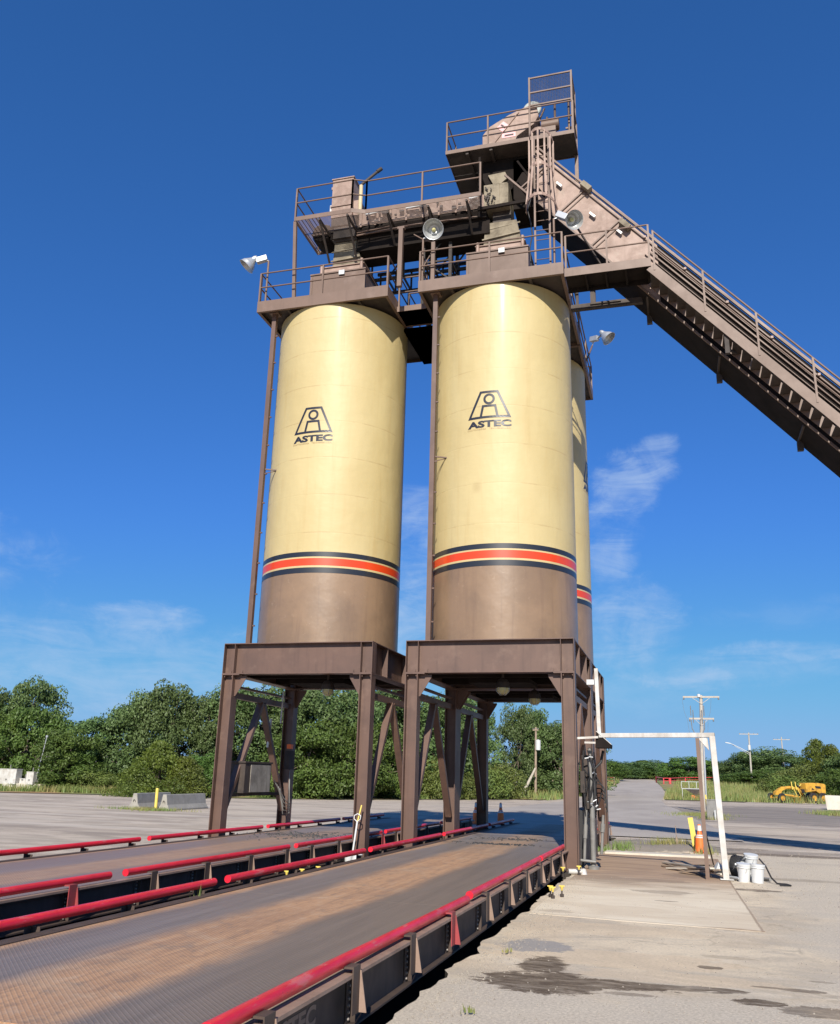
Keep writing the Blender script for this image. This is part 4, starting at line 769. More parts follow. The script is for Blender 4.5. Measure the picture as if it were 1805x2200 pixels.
# ------------------------------------------------------------------ incline conveyor
SL = 1.15
def zc(x): return 15.52-SL*(x-6.0)                      # top front edge
o = empty('incline_conveyor', (9, 1.7, 12), 'long enclosed brown drag conveyor climbing from the right up to the tower head', 'conveyor')
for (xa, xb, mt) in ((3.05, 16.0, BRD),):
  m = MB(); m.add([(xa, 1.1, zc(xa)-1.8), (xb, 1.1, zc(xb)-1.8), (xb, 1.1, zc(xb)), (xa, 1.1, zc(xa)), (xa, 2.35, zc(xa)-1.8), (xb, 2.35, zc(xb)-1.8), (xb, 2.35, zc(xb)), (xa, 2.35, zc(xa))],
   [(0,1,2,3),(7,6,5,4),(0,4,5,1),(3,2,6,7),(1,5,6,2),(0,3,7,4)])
  m.build('housing', BLKSHD, o)  # stair shade on the housing is put into this near-black colour
xa, xb = 3.05, 16.0
m = MB(); m.prism([(3.06, 1.09, zc(3.06)-.03), (6.2, 1.09, zc(6.2)-.03), (6.2, 1.09, zc(6.2)-1.74), (3.06, 1.09, zc(3.06)-1.74)], (0, .008, 0)); m.build('side_panel', BRR, o)  # faded tan panel; its lighter colour also marks the sunlit stretch
m = MB(); dv = Vector((1, 0, -SL)).normalized(); nv = Vector((SL, 0, 1)).normalized()
for off, w_ in ((.04, .05), (-.10, .03), (-.20, .02), (-.30, .035), (-.42, .015), (-1.15, .05)):
    a = Vector((6.2 if -.5 < off < -.15 else xa, 1.07, zc(6.2 if -.5 < off < -.15 else xa)))+nv*off; b = Vector((xb, 1.07, zc(xb)))+nv*off; m.bar(a, b, .06, w_)
a = Vector((xa, 2.37, zc(xa)))+nv*.04; b = Vector((xb, 2.37, zc(xb)))+nv*.04; m.bar(a, b, .06, .06)
x = 3.5
while x < 6.1:
    a = Vector((x, 1.075, zc(x))); m.bar(a-nv*.02, a-nv*1.12, .04, .06, (0, 1, 0)); m.bar(a+dv*.12-nv*.02, a+dv*.12-nv*1.12, .03, .03, (0, 1, 0)); x += 1.42*.66
m.build('flange', BR, o)
m = MB()
for (x, f) in ((4.02, .42), (4.95, .5), (5.55, .40)):
    a = Vector((x, 1.05, zc(x)))-nv*f; m.bar(a-dv*.10, a+dv*.10, .05, .14, (0, 1, 0))
m.build('inspection_door', GALV, o)
m = MB()
for (x, f) in ((4.45, .02), (5.55, .18)): m = MB(); a = Vector((x, .98, zc(x)))-nv*f; m.bar(a-dv*.16, a+dv*.16, .2, .14); m.build('motor_box', DUST, o)
for x in (5.9, 7.55, 9.3, 11.0): m = MB(); a = Vector((x, 2.2, zc(x)-1.8)); m.bar(a, a-Vector((0, 0, .24)), .14, .12); m.bar(a-Vector((0, 1.0, -.05)), a-Vector((0, 0, -.05)), .10, .10); m.build('cross_member', BRD, o)

m = MB()
for off in (.12, .17): 
    a = Vector((4.2, 1.3, zc(4.2)))+nv*off; b = Vector((xb, 1.3, zc(xb)))+nv*off; m.tube(a, b, .02, 6)
x = 5.9
while x < xb: a = Vector((x, .97, zc(x)-.12)); m.box(x-.03, x+.03, 1.0, 1.06, a.z-.03, a.z+.03); x += .95
m.build('conduit', BRR, o)
# stair alongside
def zs(x): return 14.10-1.16*(x-6.0)
o = empty('conveyor_stair', (9, .55, 12), 'steep brown stair with pipe handrail running down beside the incline conveyor', 'stair')
for y in (.2, .93):
    m = MB(); m.bar((6.0, y, zs(6.0)), (16, y, zs(16)), .02, .24); m.build('stringer', BR, o)
m = MB(); x = 6.1; k = 0
while x < 16: m.box(x-.11, x+.11, .21, .92, zs(x)-.07, zs(x)-.03);  x += .20
m.build('tread', BRD, o)  # treads darkened in colour for the shade below the stringer
m = MB(); d = Vector((0, 0, 1))
m.tube((6.08, .2, zs(6.08)+1.12), (16, .2, zs(16)+1.12), .024, 8); x = 6.1
while x < 16: m.bar((x, .2, zs(x)), (x, .2, zs(x)+1.12), .045, .045); x += 1.12
m.tube((6.08, .95, zs(6.08)+1.12), (16, .95, zs(16)+1.12), .02, 8)
m.build('handrail', BR, o)
for x in (7.65, 10.1, 12.6): m = MB(); m.bar((x, .3, zs(x)-.1), (x, .3, zs(x)-.62), .1, .1); m.bar((x, .3, zs(x)-.5), (x+.35, 1.1, zs(x)-.3), .05, .05); m.build('hanger', BRD, o)
o = empty('side_walkway', (4.9, .6, 14), 'short brown railed walkway from the front right silo platform to the conveyor stair', 'walkway')
m = MB(); m.box(3.88, 6.02, .16, .172, 14.10, 14.30); m.bar((3.88, .185, 14.322), (6.0, .185, 14.322), .02, .05); m.build('fascia', BR, o)
m = MB(); m.box(3.88, 6.02, 1.0, 1.012, 14.10, 14.30); m.box(3.88, 6.02, .174, .998, 14.24, 14.255)
for x in (4.4, 4.9, 5.4, 5.95): m.bar((x, .18, 14.17), (x, .99, 14.17), .05, .1)
m.build('deck', BLKSHD, o)  # walkway underside shade painted near-black
rails(o, [((3.92, .19), (5.99, .19))], 14.30, 1.0, spacing=1.0)
m = MB(); m.bar((3.88, 1.6, 13.98), (5.75, 1.6, 13.98), .12, .16); m.bar((4.47, 1.6, 14.06), (4.47, 1.6, 14.6), .14, .12); m.bar((3.88, 1.6, 14.55), (4.47, 1.6, 14.55), .06, .06); m.bar((4.05, 1.62, 14.06), (4.05, 1.62, 14.6), .07, .07); m.bar((4.4, 1.52, 14.02), (5.2, 1.52, 14.02), .04, .05); m.bar((4.1, .4, 15.9), (5.0, 1.0, 14.3), .04, .04); m.build('support_frame', BRD, o)
# ------------------------------------------------------------------ floodlights
def flood(base, top, ballast, refl, direction, label, r=.24, extra=()):
    o = empty('floodlight', base, label, 'floodlight', 'silver floodlights on the silo platforms')
    m = MB(); m.tube(base, top, .03, 8)
    for a, b in extra: m.tube(a, b, .018, 6)
    m.build('pole', BR, o)
    m = MB(); t = Vector(top); bv = Vector(ballast); rv = Vector(refl); d = Vector(direction).normalized()
    m.tube(t, bv, .022, 6); u = (rv-bv).normalized(); m.bar(bv-u*.16, bv+u*.16, .15, .17); m.tube(bv+u*.14, rv-d*.14, .035, 8); m.build('ballast_box', GALV, o, bevel=.012)
    m = MB(); m.lathe(rv-d*.12, [(.05, -.16), (.08, -.10), (.09, -.02), (r*.55, .05), (r*.85, .16), (r, .27), (r+.012, .275), (r, .262), (r*.82, .155), (r*.5, .06), (.0, .03)], 28, axis=d); m.build('reflector', GALV, o)
    m = MB(); m.lathe(rv-d*.12, [(0, .03), (.05, .06), (.055, .14), (0, .18)], 12, axis=d); m.build('bulb', LENS, o)
flood((-4.58, .30, ZP+HP), (-4.58, .30, 15.93), (-4.78, .26, 15.98), (-5.12, .2, 15.88), (-.62, -.18, -.75), 'floodlight sticking out past the left corner of the left silo platform')
flood((.05, .30, ZP+HP), (.05, .30, 15.92), (.36, .42, 16.10), (.37, .22, 16.10), (.12, -.85, -.42), 'round floodlight facing the camera above the left rail of the front right silo platform', .27, (((.05, .3, 15.90), (-.22, .3, 16.1)), ((.05, .3, 15.90), (.34, .34, 15.78)), ((.05, .3, 15.0), (.33, .3, 15.5))))
flood((3.62, .30, ZP+HP), (3.62, .30, 15.95), (3.84, .3, 16.00), (4.10, .26, 15.82), (.42, -.55, -.45), 'floodlight beside the caged ladder above the right rail of the front right silo platform', .24)
flood((3.96, 5.0, 14.1), (3.96, 7.3, 15.75), (4.05, 7.2, 15.95), (4.45, 6.9, 15.85), (.6, -.1, -.72), 'floodlight on a bent arm off the right side of the rear silo platform', .24)
# under-frame lamps
for (x, y, z, lab) in ((2.11, 2.0, 4.05, 'caged lamp hanging under the front right silo frame'), (2.5, 4.3, 4.0, 'darker lamp hanging under the rear silo frame'), (-2.31, 2.0, 4.02, 'amber lamp hanging under the left silo frame')):
    o = empty('work_lamp', (x, y-1.0, z-.3), lab, 'lamp', 'lamps hanging under the silo frames'); y -= 1.0
    m = MB(); m.lathe((x, y, z-.2), [(.05, .22), (.10, .2), (.15, .12), (.17, .0)], 20); m.build('lamp_housing', BRD, o)
    m = MB(); m.lathe((x, y, z-.2), [(.145, -.003), (.14, -.06), (.10, -.13), (0, -.16)], 20); m.build('lamp_glass', LENS, o)
    m = MB()
    for k in range(6): a = k*math.pi/3; m.path([(x+.155*math.cos(a), y+.155*math.sin(a), z-.2), (x+.15*math.cos(a), y+.15*math.sin(a), z-.28), (x+.06*math.cos(a), y+.06*math.sin(a), z-.37)], .006, 4)
    m.build('lamp_cage', GALV, o); m = MB(); m.tube((x, y, z), (x, y, 4.48), .03, 6); m.build('stem', BRD, o)
# ------------------------------------------------------------------ truck scales
def scale(x0, label, gaps, extent, nearrails):
    x1 = x0+3.22; ZD = .35
    o = empty('truck_scale', (x0+1.61, -1, 0), label, 'truck scale', 'steel truck scales with red kerb rails')
    m = MB()
    for (a, b) in ((-14.87, -8.93), (-8.92, -3.27), (-3.26, 2.30), (2.31, 7.85), (7.86, 12.4)): m.box(x0+.17, x1-.03, a, b, ZD-.03, ZD)
    m.build('deck', TREAD, o)
    for (x, s) in ((x0, -1), (x1, 1)):
        gx = x if s > 0 else x+.12
        m = MB(); m.ibeam((gx, -14.87, .185), (gx, 12.4, .185), .35, .15, (0, 0, 1), .016, .012)
        y = -14.32; bl = MB()
        while y < 12.2:
            u0, u1 = sorted((gx+s*.007, gx+s*.058)); m.box(u0, u1, y, y+.012, .028, .343); u0, u1 = sorted((gx+s*.007, gx+s*.016)); m.box(u0, u1, y-.09, y-.001, .028, .343)
            for k in range(7): bl.lathe((gx+s*.016, y-.045, .055+k*.045), [(.014, 0), (.011, .013), (0, .016)], 6, axis=(s, 0, 0))
            y += 1.49
        nf = len(m.f); bv = len(m.v); m.v += bl.v; m.f += [[i+bv for i in f] for f in bl.f]; m.sm += bl.sm
        go = m.build('girder', [BRG, BOLT], o)
        for q in go.data.polygons[nf:]: q.material_index = 1
        if s > 0: m = MB(); u0, u1 = sorted((x+s*.0, x+s*.105)); m.box(u0, u1, -14.87, 12.4, .365, .39); m.build('edge_angle', BRE, o)
        else: m = MB(); m.box(x+.10, x+.168, -14.87, 12.4, .30, .345); m.build('edge_angle', BRG, o)
    for (x, s, gp) in ((x0+.0, -1, .36), (x1+.0, 1, gaps)):
        js = [-14.62 if s < 0 else -15.10, -8.85, -3.2, 2.35, 7.9, 12.3]
        for k in range(5):
            a, b = js[k]+gp/2, js[k+1]-gp/2; m = MB(); c = .047; dz = -.028 if (s > 0 and k == 0 and gp < .3) else 0
            m.path([(x, a, .462), (x, a*.7+b*.3, .463), (x, (a+b)/2, .461+dz*.3), (x, a*.25+b*.75, .462+dz*.7), (x, b, .462+dz)], c, 20)
            m.lathe((x, a, .462), [(c+.001, -.002), (c+.001, .05)], 20, axis=(0, 1, 0)); r = m.build('guard_rail', RED, o)
            for j in range(4):
                y = a+.62+1.49*j
                if y > b-.1: continue
                red = (j == 3 and k % 2 == 0 and s > 0)
                g = MB(); u0, u1 = sorted((x+s*.106, x+s*.116))
                if s > 0: g.box(u0, u1, y-.15, y, .12, .44); g.box(x+.03, x+.106, y-.15, y, .425, .44)
                else: g.box(x-.045, x-.035, y-.09, y, .10, .43); g.box(x-.034, x+.06, y-.01, y, .10, .40)
                g.build('bracket', REDDK if red else BRG, r)
                if s < 0: continue
                g = MB(); g.prism([(x+s*.117, y-.010, .40), (x+s*.117, y-.010, .12), (x+s*.175, y-.010, .12), (x+s*.125, y-.010, .40)], (0, .010, 0)); g.build('gusset', REDDK if red else BRE, r)
    return o
sN = scale(.345, 'near steel truck scale running under the front right silo, rusty tread deck', .16, 0, 0)
sF = scale(-4.39, 'farther steel truck scale running under the left silo, brown deck', .36, 0, 0)
# faded lettering on the near girder
cu = bpy.data.curves.new('lettering', 'FONT'); cu.body = 'ASTEC'; cu.size = .17; cu.offset = .006; cu.extrude = .001
to = bpy.data.objects.new('tmp', cu); COL.objects.link(to); dg = bpy.context.evaluated_depsgraph_get(); me0 = to.evaluated_get(dg).to_mesh()
mb = MB(); 
for v in me0.vertices: mb.v.append(Vector((3.565+.008+v.co.z, -14.24+v.co.x*1.5, .165+v.co.y)))
for q in me0.polygons: mb.f.append(list(q.vertices)); mb.sm.append(False)
to.evaluated_get(dg).to_mesh_clear(); bpy.data.objects.remove(to)
mb.build('lettering', LBR, sN, 'faint raised ASTEC lettering')
# black spilled asphalt crumbs on the deck
rr = random.Random(21)
def crumbs(x, y, n, sx, sy, label):
    m = MB()
    for _ in range(n):
        px, py = x+rr.gauss(0, sx), y+rr.gauss(0, sy); s = rr.uniform(.008, .035); an = rr.uniform(0, 3)
        m.lathe((px, py, .35), [(s, 0), (s*.8, s*.5), (0, s*.75)], 5, smooth=False)
    tag(m.build('asphalt_crumbs', BLK), label, 'asphalt crumbs', kind='stuff')
crumbs(1.9, 1.55, 160, .45, .13, 'dark spilled asphalt crumbs in a streak across the near scale deck')
crumbs(2.0, 3.5, 120, .5, .3, 'loose asphalt crumbs at the shaded end of the near scale deck')
crumbs(-2.9, 1.6, 260, .7, .7, 'scatter of asphalt crumbs on the farther scale deck')
# ------------------------------------------------------------------ piping on the right side of the front right frame
o = empty('white_pipe_gantry', (5.4, -.22, 0), 'white pipe arch reaching from the front right frame to a white post on the slab', 'pipe gantry')
m = MB(); m.bar((6.78, -.22, .0), (6.69, -.22, 2.74), .115, .115); m.box(6.66, 6.92, -.34, -.10, .012, .03); m.build('post', WHT, o, bevel=.012)
m = MB(); m.bar((4.34, .40, 2.76), (6.74, -.22, 2.765), .09, .095); m.prism([(6.6, -.2, 2.705), (6.62, -.2, 2.45), (6.40, -.2, 2.705)], (0, .02, 0)); m.build('crossbar', WHT, o, bevel=.012)
m = MB(); m.bar((4.36, .45, 2.7), (4.33, .45, 4.22), .085, .085); m.build('riser', WHT, o, bevel=.012)
m = MB(); m.box(4.12, 4.28, .4, .55, 3.86, 3.97); m.build('coupling', WPL, o)
m = MB(); m.bar((6.43, -.24, .0), (6.40, -.22, 2.70), .075, .075); tag(m.build('steel_post', BR), 'thin brown steel post beside the white gantry post', 'post')
o = empty('conveyor_gate_shelf', (4.2, .6, 2.6), 'small sloping bracket shelf on the right side of the front right frame', 'bracket')
m = MB(); m.prism([(4.30, .35, 2.84), (4.60, .35, 2.57), (4.59, .35, 2.50), (4.27, .35, 2.50)], (0, .6, 0)); m.build('plate', BLKSHD, o); m = MB(); m.bar((4.30, .345, 2.85), (4.62, .345, 2.57), .012, .03, (0, 1, 0)); m.build('edge_trim', WHT, o)
m = MB(); m.bar((3.9, .25, 2.69), (4.34, .32, 2.72), .05, .045); m.bar((4.05, .25, 2.60), (4.28, .3, 2.60), .05, .04); m.build('arm', WHT, o)
o = empty('air_line_assembly', (4.0, .8, 0), 'dusty hoses, cylinders and boxes on the right side of the front right frame', 'air lines')
m = MB(); m.tube((4.14, .6, .05), (4.14, .6, 1.28), .055, 14); m.tube((4.14, .6, 1.28), (4.12, .6, 2.5), .035, 10); m.lathe((4.14, .6, .0), [(.12, 0), (.12, .06), (.055, .08)], 14); m.build('standpipe', GREY, o)
m = MB(); m.tube((3.95, .55, .15), (4.02, .55, 1.3), .032, 10); m.tube((3.98, .55, .62), (4.0, .55, .9), .045, 10); m.tube((4.3, .75, .3), (4.36, .75, 1.1), .03, 10); m.tube((4.33, .75, .75), (4.35, .75, .92), .05, 10); m.tube((3.88, .5, .18), (4.2, .5, .16), .03, 8); m.build('air_cylinder', GREY, o)
m = MB(); m.box(3.93, 4.06, .7, 1.15, 1.28, 2.35); m.box(3.93, 4.08, 1.3, 1.75, 1.2, 1.9); m.box(3.92, 4.02, .4, .62, 1.55, 2.0); m.box(4.04, 4.1, .5, .8, 1.22, 1.34); m.build('control_box', BRD, o, bevel=.01)
m = MB(); m.box(3.62, 3.9, .9, 3.4, .05, 1.18); m.build('shade_box', BLK, o)  # black box added to stand in for the shade behind the column
rr = random.Random(4)
m = MB()
for k in range(20):
    y = rr.uniform(.35, 1.4); x = rr.uniform(3.96, 4.2); z1 = rr.uniform(1.9, 2.6); z0 = rr.uniform(.9, 1.4); bx = rr.uniform(-.1, .15)
    m.path([(x, y, z1), (x+bx, y+.05, (z1+z0)/2+.2), (x+bx*.5, y, (z1+z0)/2-.1), (x-bx*.4, y+.1, z0)], rr.uniform(.009, .02), 6)
for k in range(4):
    c = Vector((4.25, .9+.15*k, 1.55-.1*k)); m.path([c+Vector((math.cos(t)*.16, .1*math.sin(t*.5), math.sin(t)*.20)) for t in [j*math.pi*1.5/12-.6 for j in range(13)]], .014, 6)
m.path([(4.4, .8, 2.45), (4.35, .75, 2.2), (4.2, .7, 2.05), (4.2, .7, 1.4)], .03, 8)
m.build('hose', BLK, o)
m = MB()
for k in range(14): y, z, x = rr.uniform(.4, 1.1), rr.uniform(1.1, 2.4), rr.uniform(4.0, 4.2); m.tube((x, y, z), (x+rr.uniform(-.05, .09), y+.03, z+rr.uniform(-.05, .05)), .018, 6)
m.build('fitting', GALV, o)
# hanging cabinet and cables in the left frame
o = empty('hanging_cabinet', (-4.5, 1.6, 1.25), 'dull steel cabinet on a bar between the two left columns of the left silo frame', 'cabinet')
m = MB(); m.box(-4.80, -4.36, .92, 2.42, 1.30, 2.02); m.box(-4.82, -4.34, .88, 2.46, 2.02, 2.06); m.build('cabinet_body', BRD, o)
m = MB(); m.box(-4.358, -4.345, 1.22, 2.36, 1.32, 1.98); m.build('cabinet_door', pm('grimy_panel', (.36, .33, .28), (.12, .10, .08), .5, 2.5, .8, streak=.8), o)
m = MB(); m.bar((-4.57, .30, 1.26), (-4.57, 3.73, 1.26), .07, .07); m.build('support_bar', BRD, o)
o = empty('cable_bundle', (-4.5, 3.5, 1.2), 'cable loops and small red switch on the left frame rear left column', 'cables')
m = MB()
for k in range(5): m.path([(-4.48, 2.9+.1*k, 1.6-.05*k), (-4.3, 3.2, 1.15-.1*k), (-4.3, 3.6, 1.0-.06*k), (-4.42, 3.75, 1.5+.1*k), (-4.42, 3.78, 2.6)], .013, 6)
m.build('cable', GREY, o)
m = MB(); m.box(-4.42, -4.30, 3.45, 3.6, 2.45, 2.57); m.build('switch', ORG_, o); m = MB(); m.box(-4.44, -4.30, 3.4, 3.75, 1.9, 2.4); m.build('switch_box', BRD, o)
m = MB(); m.tube((-4.6, 2.6, 2.45), (-4.56, 2.62, 3.2), .035, 8); m.build('lamp_tube', WPL, o); m = MB(); m.tube((-4.4, 2.9, 3.1), (-4.38, 2.9, 3.95), .025, 8); m.build('conduit', WPL, o)
# loose stones and grit on the apron
rr = random.Random(77); m = MB()
for _ in range(2600):
    t = rr.random()
    if t < .45: y = rr.uniform(-14, -1); x = 3.92+abs(rr.gauss(0, .25))
    elif t < .8: x, y = rr.uniform(4, 9.5), rr.uniform(-13, 0)
    else: x, y = rr.uniform(6.9, 13), rr.uniform(-4, 10)
    q = rr.uniform(.004, .012) if t < .8 else rr.uniform(.008, .022)
    b = len(m.v); a = rr.uniform(0, 3)
    for k in range(4): m.v.append(Vector((x+q*math.cos(a+k*1.57)*rr.uniform(.7, 1.3), y+q*math.sin(a+k*1.57)*rr.uniform(.7, 1.3), .001)))
    m.v.append(Vector((x, y, q*.9+.004)))
    for k in range(4): m.f.append([b+k, b+(k+1) % 4, b+4]); m.sm.append(False)
tag(m.build('loose_stones', pm('pebble', (.33, .29, .235), (.2, .17, .14), .9, 9, .8), origin=(0, 0, 0)), 'loose grit and small stones scattered over the worn apron', 'gravel', kind='stuff')
# ------------------------------------------------------------------ small things
o = empty('shovel', (-.98, -.24, .0), 'long handled shovel standing upright against the right front column of the left silo', 'shovel')
m = MB(); m.tube((-.90, -.10, 1.15), (-.96, -.2, .74), .017, 8); m.build('handle', YEL, o)
m = MB(); m.tube((-.955, -.19, .80), (-1.0, -.28, .16), .022, 8); m.path([(-.955, -.19, .80), (-1.03, -.2, .86), (-1.03, -.19, .93), (-.955, -.18, .97), (-.88, -.19, .93), (-.88, -.2, .86), (-.955, -.19, .80)], .012, 6); m.build('shaft', WPL, o)
m = MB(); m.prism([(-1.11, -.31, .17), (-.89, -.31, .17), (-.90, -.33, -.02), (-1.0, -.34, -.1), (-1.10, -.33, -.02)], (0, .006, 0)); m.build('blade', GALV, o)
def bucket(x, y, z, tilt, label, h=.33, r=.125, rx=0):
    o = empty('plastic_bucket', (x, y, z), label, 'bucket', 'white plastic buckets by the gantry post'); o.rotation_euler = (rx, tilt, rnd.uniform(0, 3))
    def loc(mb, nm, mt):
        q = mb.build(nm, mt, None, origin=(0, 0, 0)); q.parent = o; q.location = (0, 0, 0)
    m = MB(); m.lathe((0, 0, 0), [(0, .002), (r*.84, .0), (r, h), (r+.012, h), (r+.012, h-.03), (r+.003, h-.035), (r+.010, h-.06), (r, h-.07)], 24); loc(m, 'pail', WPL)
    m = MB(); m.lathe((0, 0, 0), [(r+.014, h-.012), (r+.014, h+.008), (0, h+.012)], 24); loc(m, 'lid', WPL)
    m = MB(); m.path([((r+.02)*math.cos(t), .03+.02*math.sin(t), h-.06-.14*math.sin(t)) for t in [k*math.pi/10 for k in range(11)]], .004, 5); loc(m, 'handle', GALV)
bucket(7.10, -.32, .0, -.10, 'left of the two front white buckets beside the gantry post')
bucket(7.34, -.40, 0, .07, 'rightmost front white bucket on the gravel beside the gantry post')
bucket(7.14, .34, .03, .16, 'back left white bucket behind the front pair')
bucket(7.27, .22, .17, -.14, 'topmost white bucket stacked behind the two front ones', .30)
bucket(7.32, .25, -.18, 0, 'white bucket under the topmost bucket of the stack', .345)
bucket(6.80, .05, .12, -1.1, 'white jug-like bucket lying tilted against the gantry post', .22, .085)
o = empty('hose_coil', (7.0, .2, 0), 'tangle of black hoses on the ground around the white buckets', 'hose')
m = MB()
for k in range(6): 
    c = Vector((6.98+.03*k, .35-.06*k, .20)); m.path([c+Vector((.10*math.cos(t)*(1+.1*k), .12*math.sin(t*1.3), .20*math.sin(t)+.02)) for t in [j*2*math.pi/18 for j in range(19)]], .018, 6)
m.path([(7.42, -.1, .42), (7.52, -.2, .30), (7.6, -.35, .1), (7.68, -.5, .02), (7.85, -.55, .02), (7.9, -.75, .02), (7.7, -.8, .02)], .016, 6)
m.path([(6.85, .3, .45), (7.0, .3, .46), (7.1, .3, .35)], .016, 6)
m.build('hose_loops', BLK, o)
o = empty('stacked_lumber', (6.2, .3, .0), 'weathered boards and thin poles lying across the slab behind the brown post', 'boards')
rr = random.Random(12)
for k in range(8):
    m = MB(); a = Vector((5.65+rr.uniform(-.2, .3), 1.6+rr.uniform(-1.0, 2.4), .03)); b = Vector((6.62+rr.uniform(-.1, .1), .05+rr.uniform(-.25, .35), .10+rr.uniform(0, .12)))
    (m.bar(a, b, .09, .03) if k % 2 else m.tube(a, b, .022, 6)); m.build('board', [WOOD, CONCL, BARK][k % 3], o)
m = MB(); m.tube((6.62, 1.8, .05), (6.40, .2, 1.15), .015, 6); m.build('rod', BRD, o)
def cone(x, y, label, g=None, col=ORG_, h=.72, drum=True):
    o = empty('traffic_cone', (x, y, gz(x, y)+.01), label, 'traffic cone', g); z = gz(x, y)+.01
    m = MB(); m.lathe((x, y, z), [(.20, 0), (.20, .03), (.15, .05)], 8, smooth=False); m.box(x-.19, x+.19, y-.19, y+.19, z, z+.03); m.build('base', REDF, o)
    m = MB(); m.lathe((x, y, z), [(.145, .04), (.115, h*.62-.02), (.095, h*.62), (.075, h*.66), (.055, h*.80), (.045, h), (.03, h+.02), (0, h+.02)], 24); m.build('cone_body', col, o)
    m = MB(); m.lathe((x, y, z), [(.118, h*.52), (.1165, h*.62-.015)], 24); m.lathe((x, y, z), [(.062, h*.80), (.049, h*.99)], 24); m.lathe((x, y, z), [(.0985, h*.625), (.080, h*.66)], 24); m.build('reflective_band', WPL, o)
cone(6.42, 6.78, 'orange and white traffic cone beside the yellow stake past the slab')
g = 'cones behind the silo frames'
cone(-2.05, 17.0, 'left of the two distant cones in the shade behind the near scale', g, h=.85); cone(-1.15, 17.6, 'right of the two distant cones in the shade behind the near scale', g, h=.85)
o = empty('marker_stake', (6.29, 7.3, 0), 'leaning flat yellow stake in an orange rubber base', 'marker'); m = MB(); m.bar((6.31, 7.3, .03), (6.20, 7.3, .90), .135, .03, (0, 1, 0)); m.build('stake', YEL, o)
m = MB(); m.lathe((6.23, 7.28, 0), [(.26, .0), (.25, .05), (.13, .09), (0, .09)], 12); m.build('rubber_base', REDF, o)
m = MB(); m.tube((5.82, 7.85, 0), (5.80, 7.85, .34), .028, 8); m.tube((5.80, 7.85, .34), (5.785, 7.85, .66), .009, 6); tag(m.build('survey_stake', WOOD), 'thin pale stake in the weeds left of the yellow marker', 'stake')
m = MB(); m.tube((5.95, 9.0, 0), (5.95, 9.0, .22), .03, 8); tag(m.build('pipe_stub', WPL), 'short white pipe stub beyond the weeds', 'pipe')
GY = 'yellow topped valve stems by the scales'
for (x, y, z, lab) in ((3.98, -.80, 0, 'yellow valve stem at the right foot of the front right column'), (3.72, -1.25, 0, 'yellow valve stem at the left foot of the front right column'), (3.93, -4.55, 0, 'yellow valve stem on the slab edge nearest the scale'), (4.10, -4.44, 0, 'second yellow valve stem on the slab, right of the one nearest the scale'),
                      (3.99, -4.70, 0, 'lowest yellow valve stem on the slab edge'), (-.32, -5.3, .0, 'leftmost yellow valve stem between the two scales'), (-.22, -4.9, 0, 'middle yellow valve stem between the two scales'), (-.15, -4.35, 0, 'rightmost yellow valve stem between the two scales')):
    o = empty('valve_stem', (x, y, z), lab, 'valve', GY); b = -.62 if x < 1 else 0
    t_ = .17 if x > 1 else .24
    m = MB(); m.tube((x, y, b), (x, y, z+t_-.04), .012, 6); m.lathe((x, y, b), [(.03, 0), (.03, .05), (0, .05)], 8); m.build('stem', BRD, o)
    m = MB(); m.lathe((x, y, z+t_-.07), [(.012, 0), (.025, .04), (.03, .06), (.0, .07)], 10); m.bar((x-.045, y, z+t_), (x+.045, y, z+t_), .02, .016); m.build('handle', YEL, o)
m = MB(); m.tube((3.76, -.72, .055), (4.02, -.62, .055), .05, 12); m.lathe((4.05, -.6, .0), [(.07, 0), (.05, .1), (0, .12)], 10); tag(m.build('concrete_test_cylinder', WHT), 'pale stub lying at the foot of the front right column', 'stub')
m = MB(); m.lathe((-.78, -.55, -.05), [(0, 0), (.12, .0), (.13, .1), (.1, .22), (0, .25)], 14); m.lathe((-.98, -.6, -.05), [(0, 0), (.07, .0), (.08, .15), (0, .2)], 10); tag(m.build('sample_jug', WPL), 'white jugs at the foot of the left silo right front column', 'jug')
# ------------------------------------------------------------------ left yard
def barrier(p, q, label, mat=CONC, h=.72):
    p, q = Vector((*p, 0)), Vector((*q, 0)); o = empty('concrete_barrier', tuple((p+q)/2), label, 'barrier', 'concrete road barriers'); d, a, u = frame(q-p)
    pr = [(-.30, 0), (.30, 0), (.30, .07), (.17, .27), (.09, h), (-.09, h), (-.17, .27), (-.30, .07)]
    m = MB(); m.prism([p+a*x+u*z for x, z in pr], q-p); m.build('barrier_body', mat, o, bevel=.02)
    m = MB(); m.path([p+a*.05*math.cos(t)-d*.05*abs(math.sin(t))+u*(h*.45+.12*math.sin(t)-.0) for t in [k*math.pi/6 for k in range(7)]], .012, 5); m.build('lifting_loop', BRD, o); return o
barrier((-18.95, 18.7), (-19.5, 22.6), 'left concrete barrier, its far end hidden behind the yellow post')
barrier((-17.15, 18.35), (-17.5, 22.6), 'right concrete barrier at left, closest to the left silo frame')
o = empty('bollard', (-17.40, 18.1, 0), 'pale yellow steel post between the two concrete barriers', 'bollard'); m = MB(); m.tube((-17.40, 18.1, 0), (-17.42, 18.1, .95), .07, 12); m.lathe((-17.42, 18.1, .95), [(.07, 0), (.05, .04), (0, .055)], 12); m.build('post', YEL, o)
m = MB(); m.prism([(-43.6, 38.5, 0), (-40.9, 39.3, 0), (-40.75, 39.3, .0), (-40.6, 39.3, .55), (-43.3, 38.5, .6)], (-.2, .7, 0)); tag(m.build('concrete_block', CONCL, bevel=.03), 'long pale concrete block under the white tanks at the far left edge', 'concrete block')
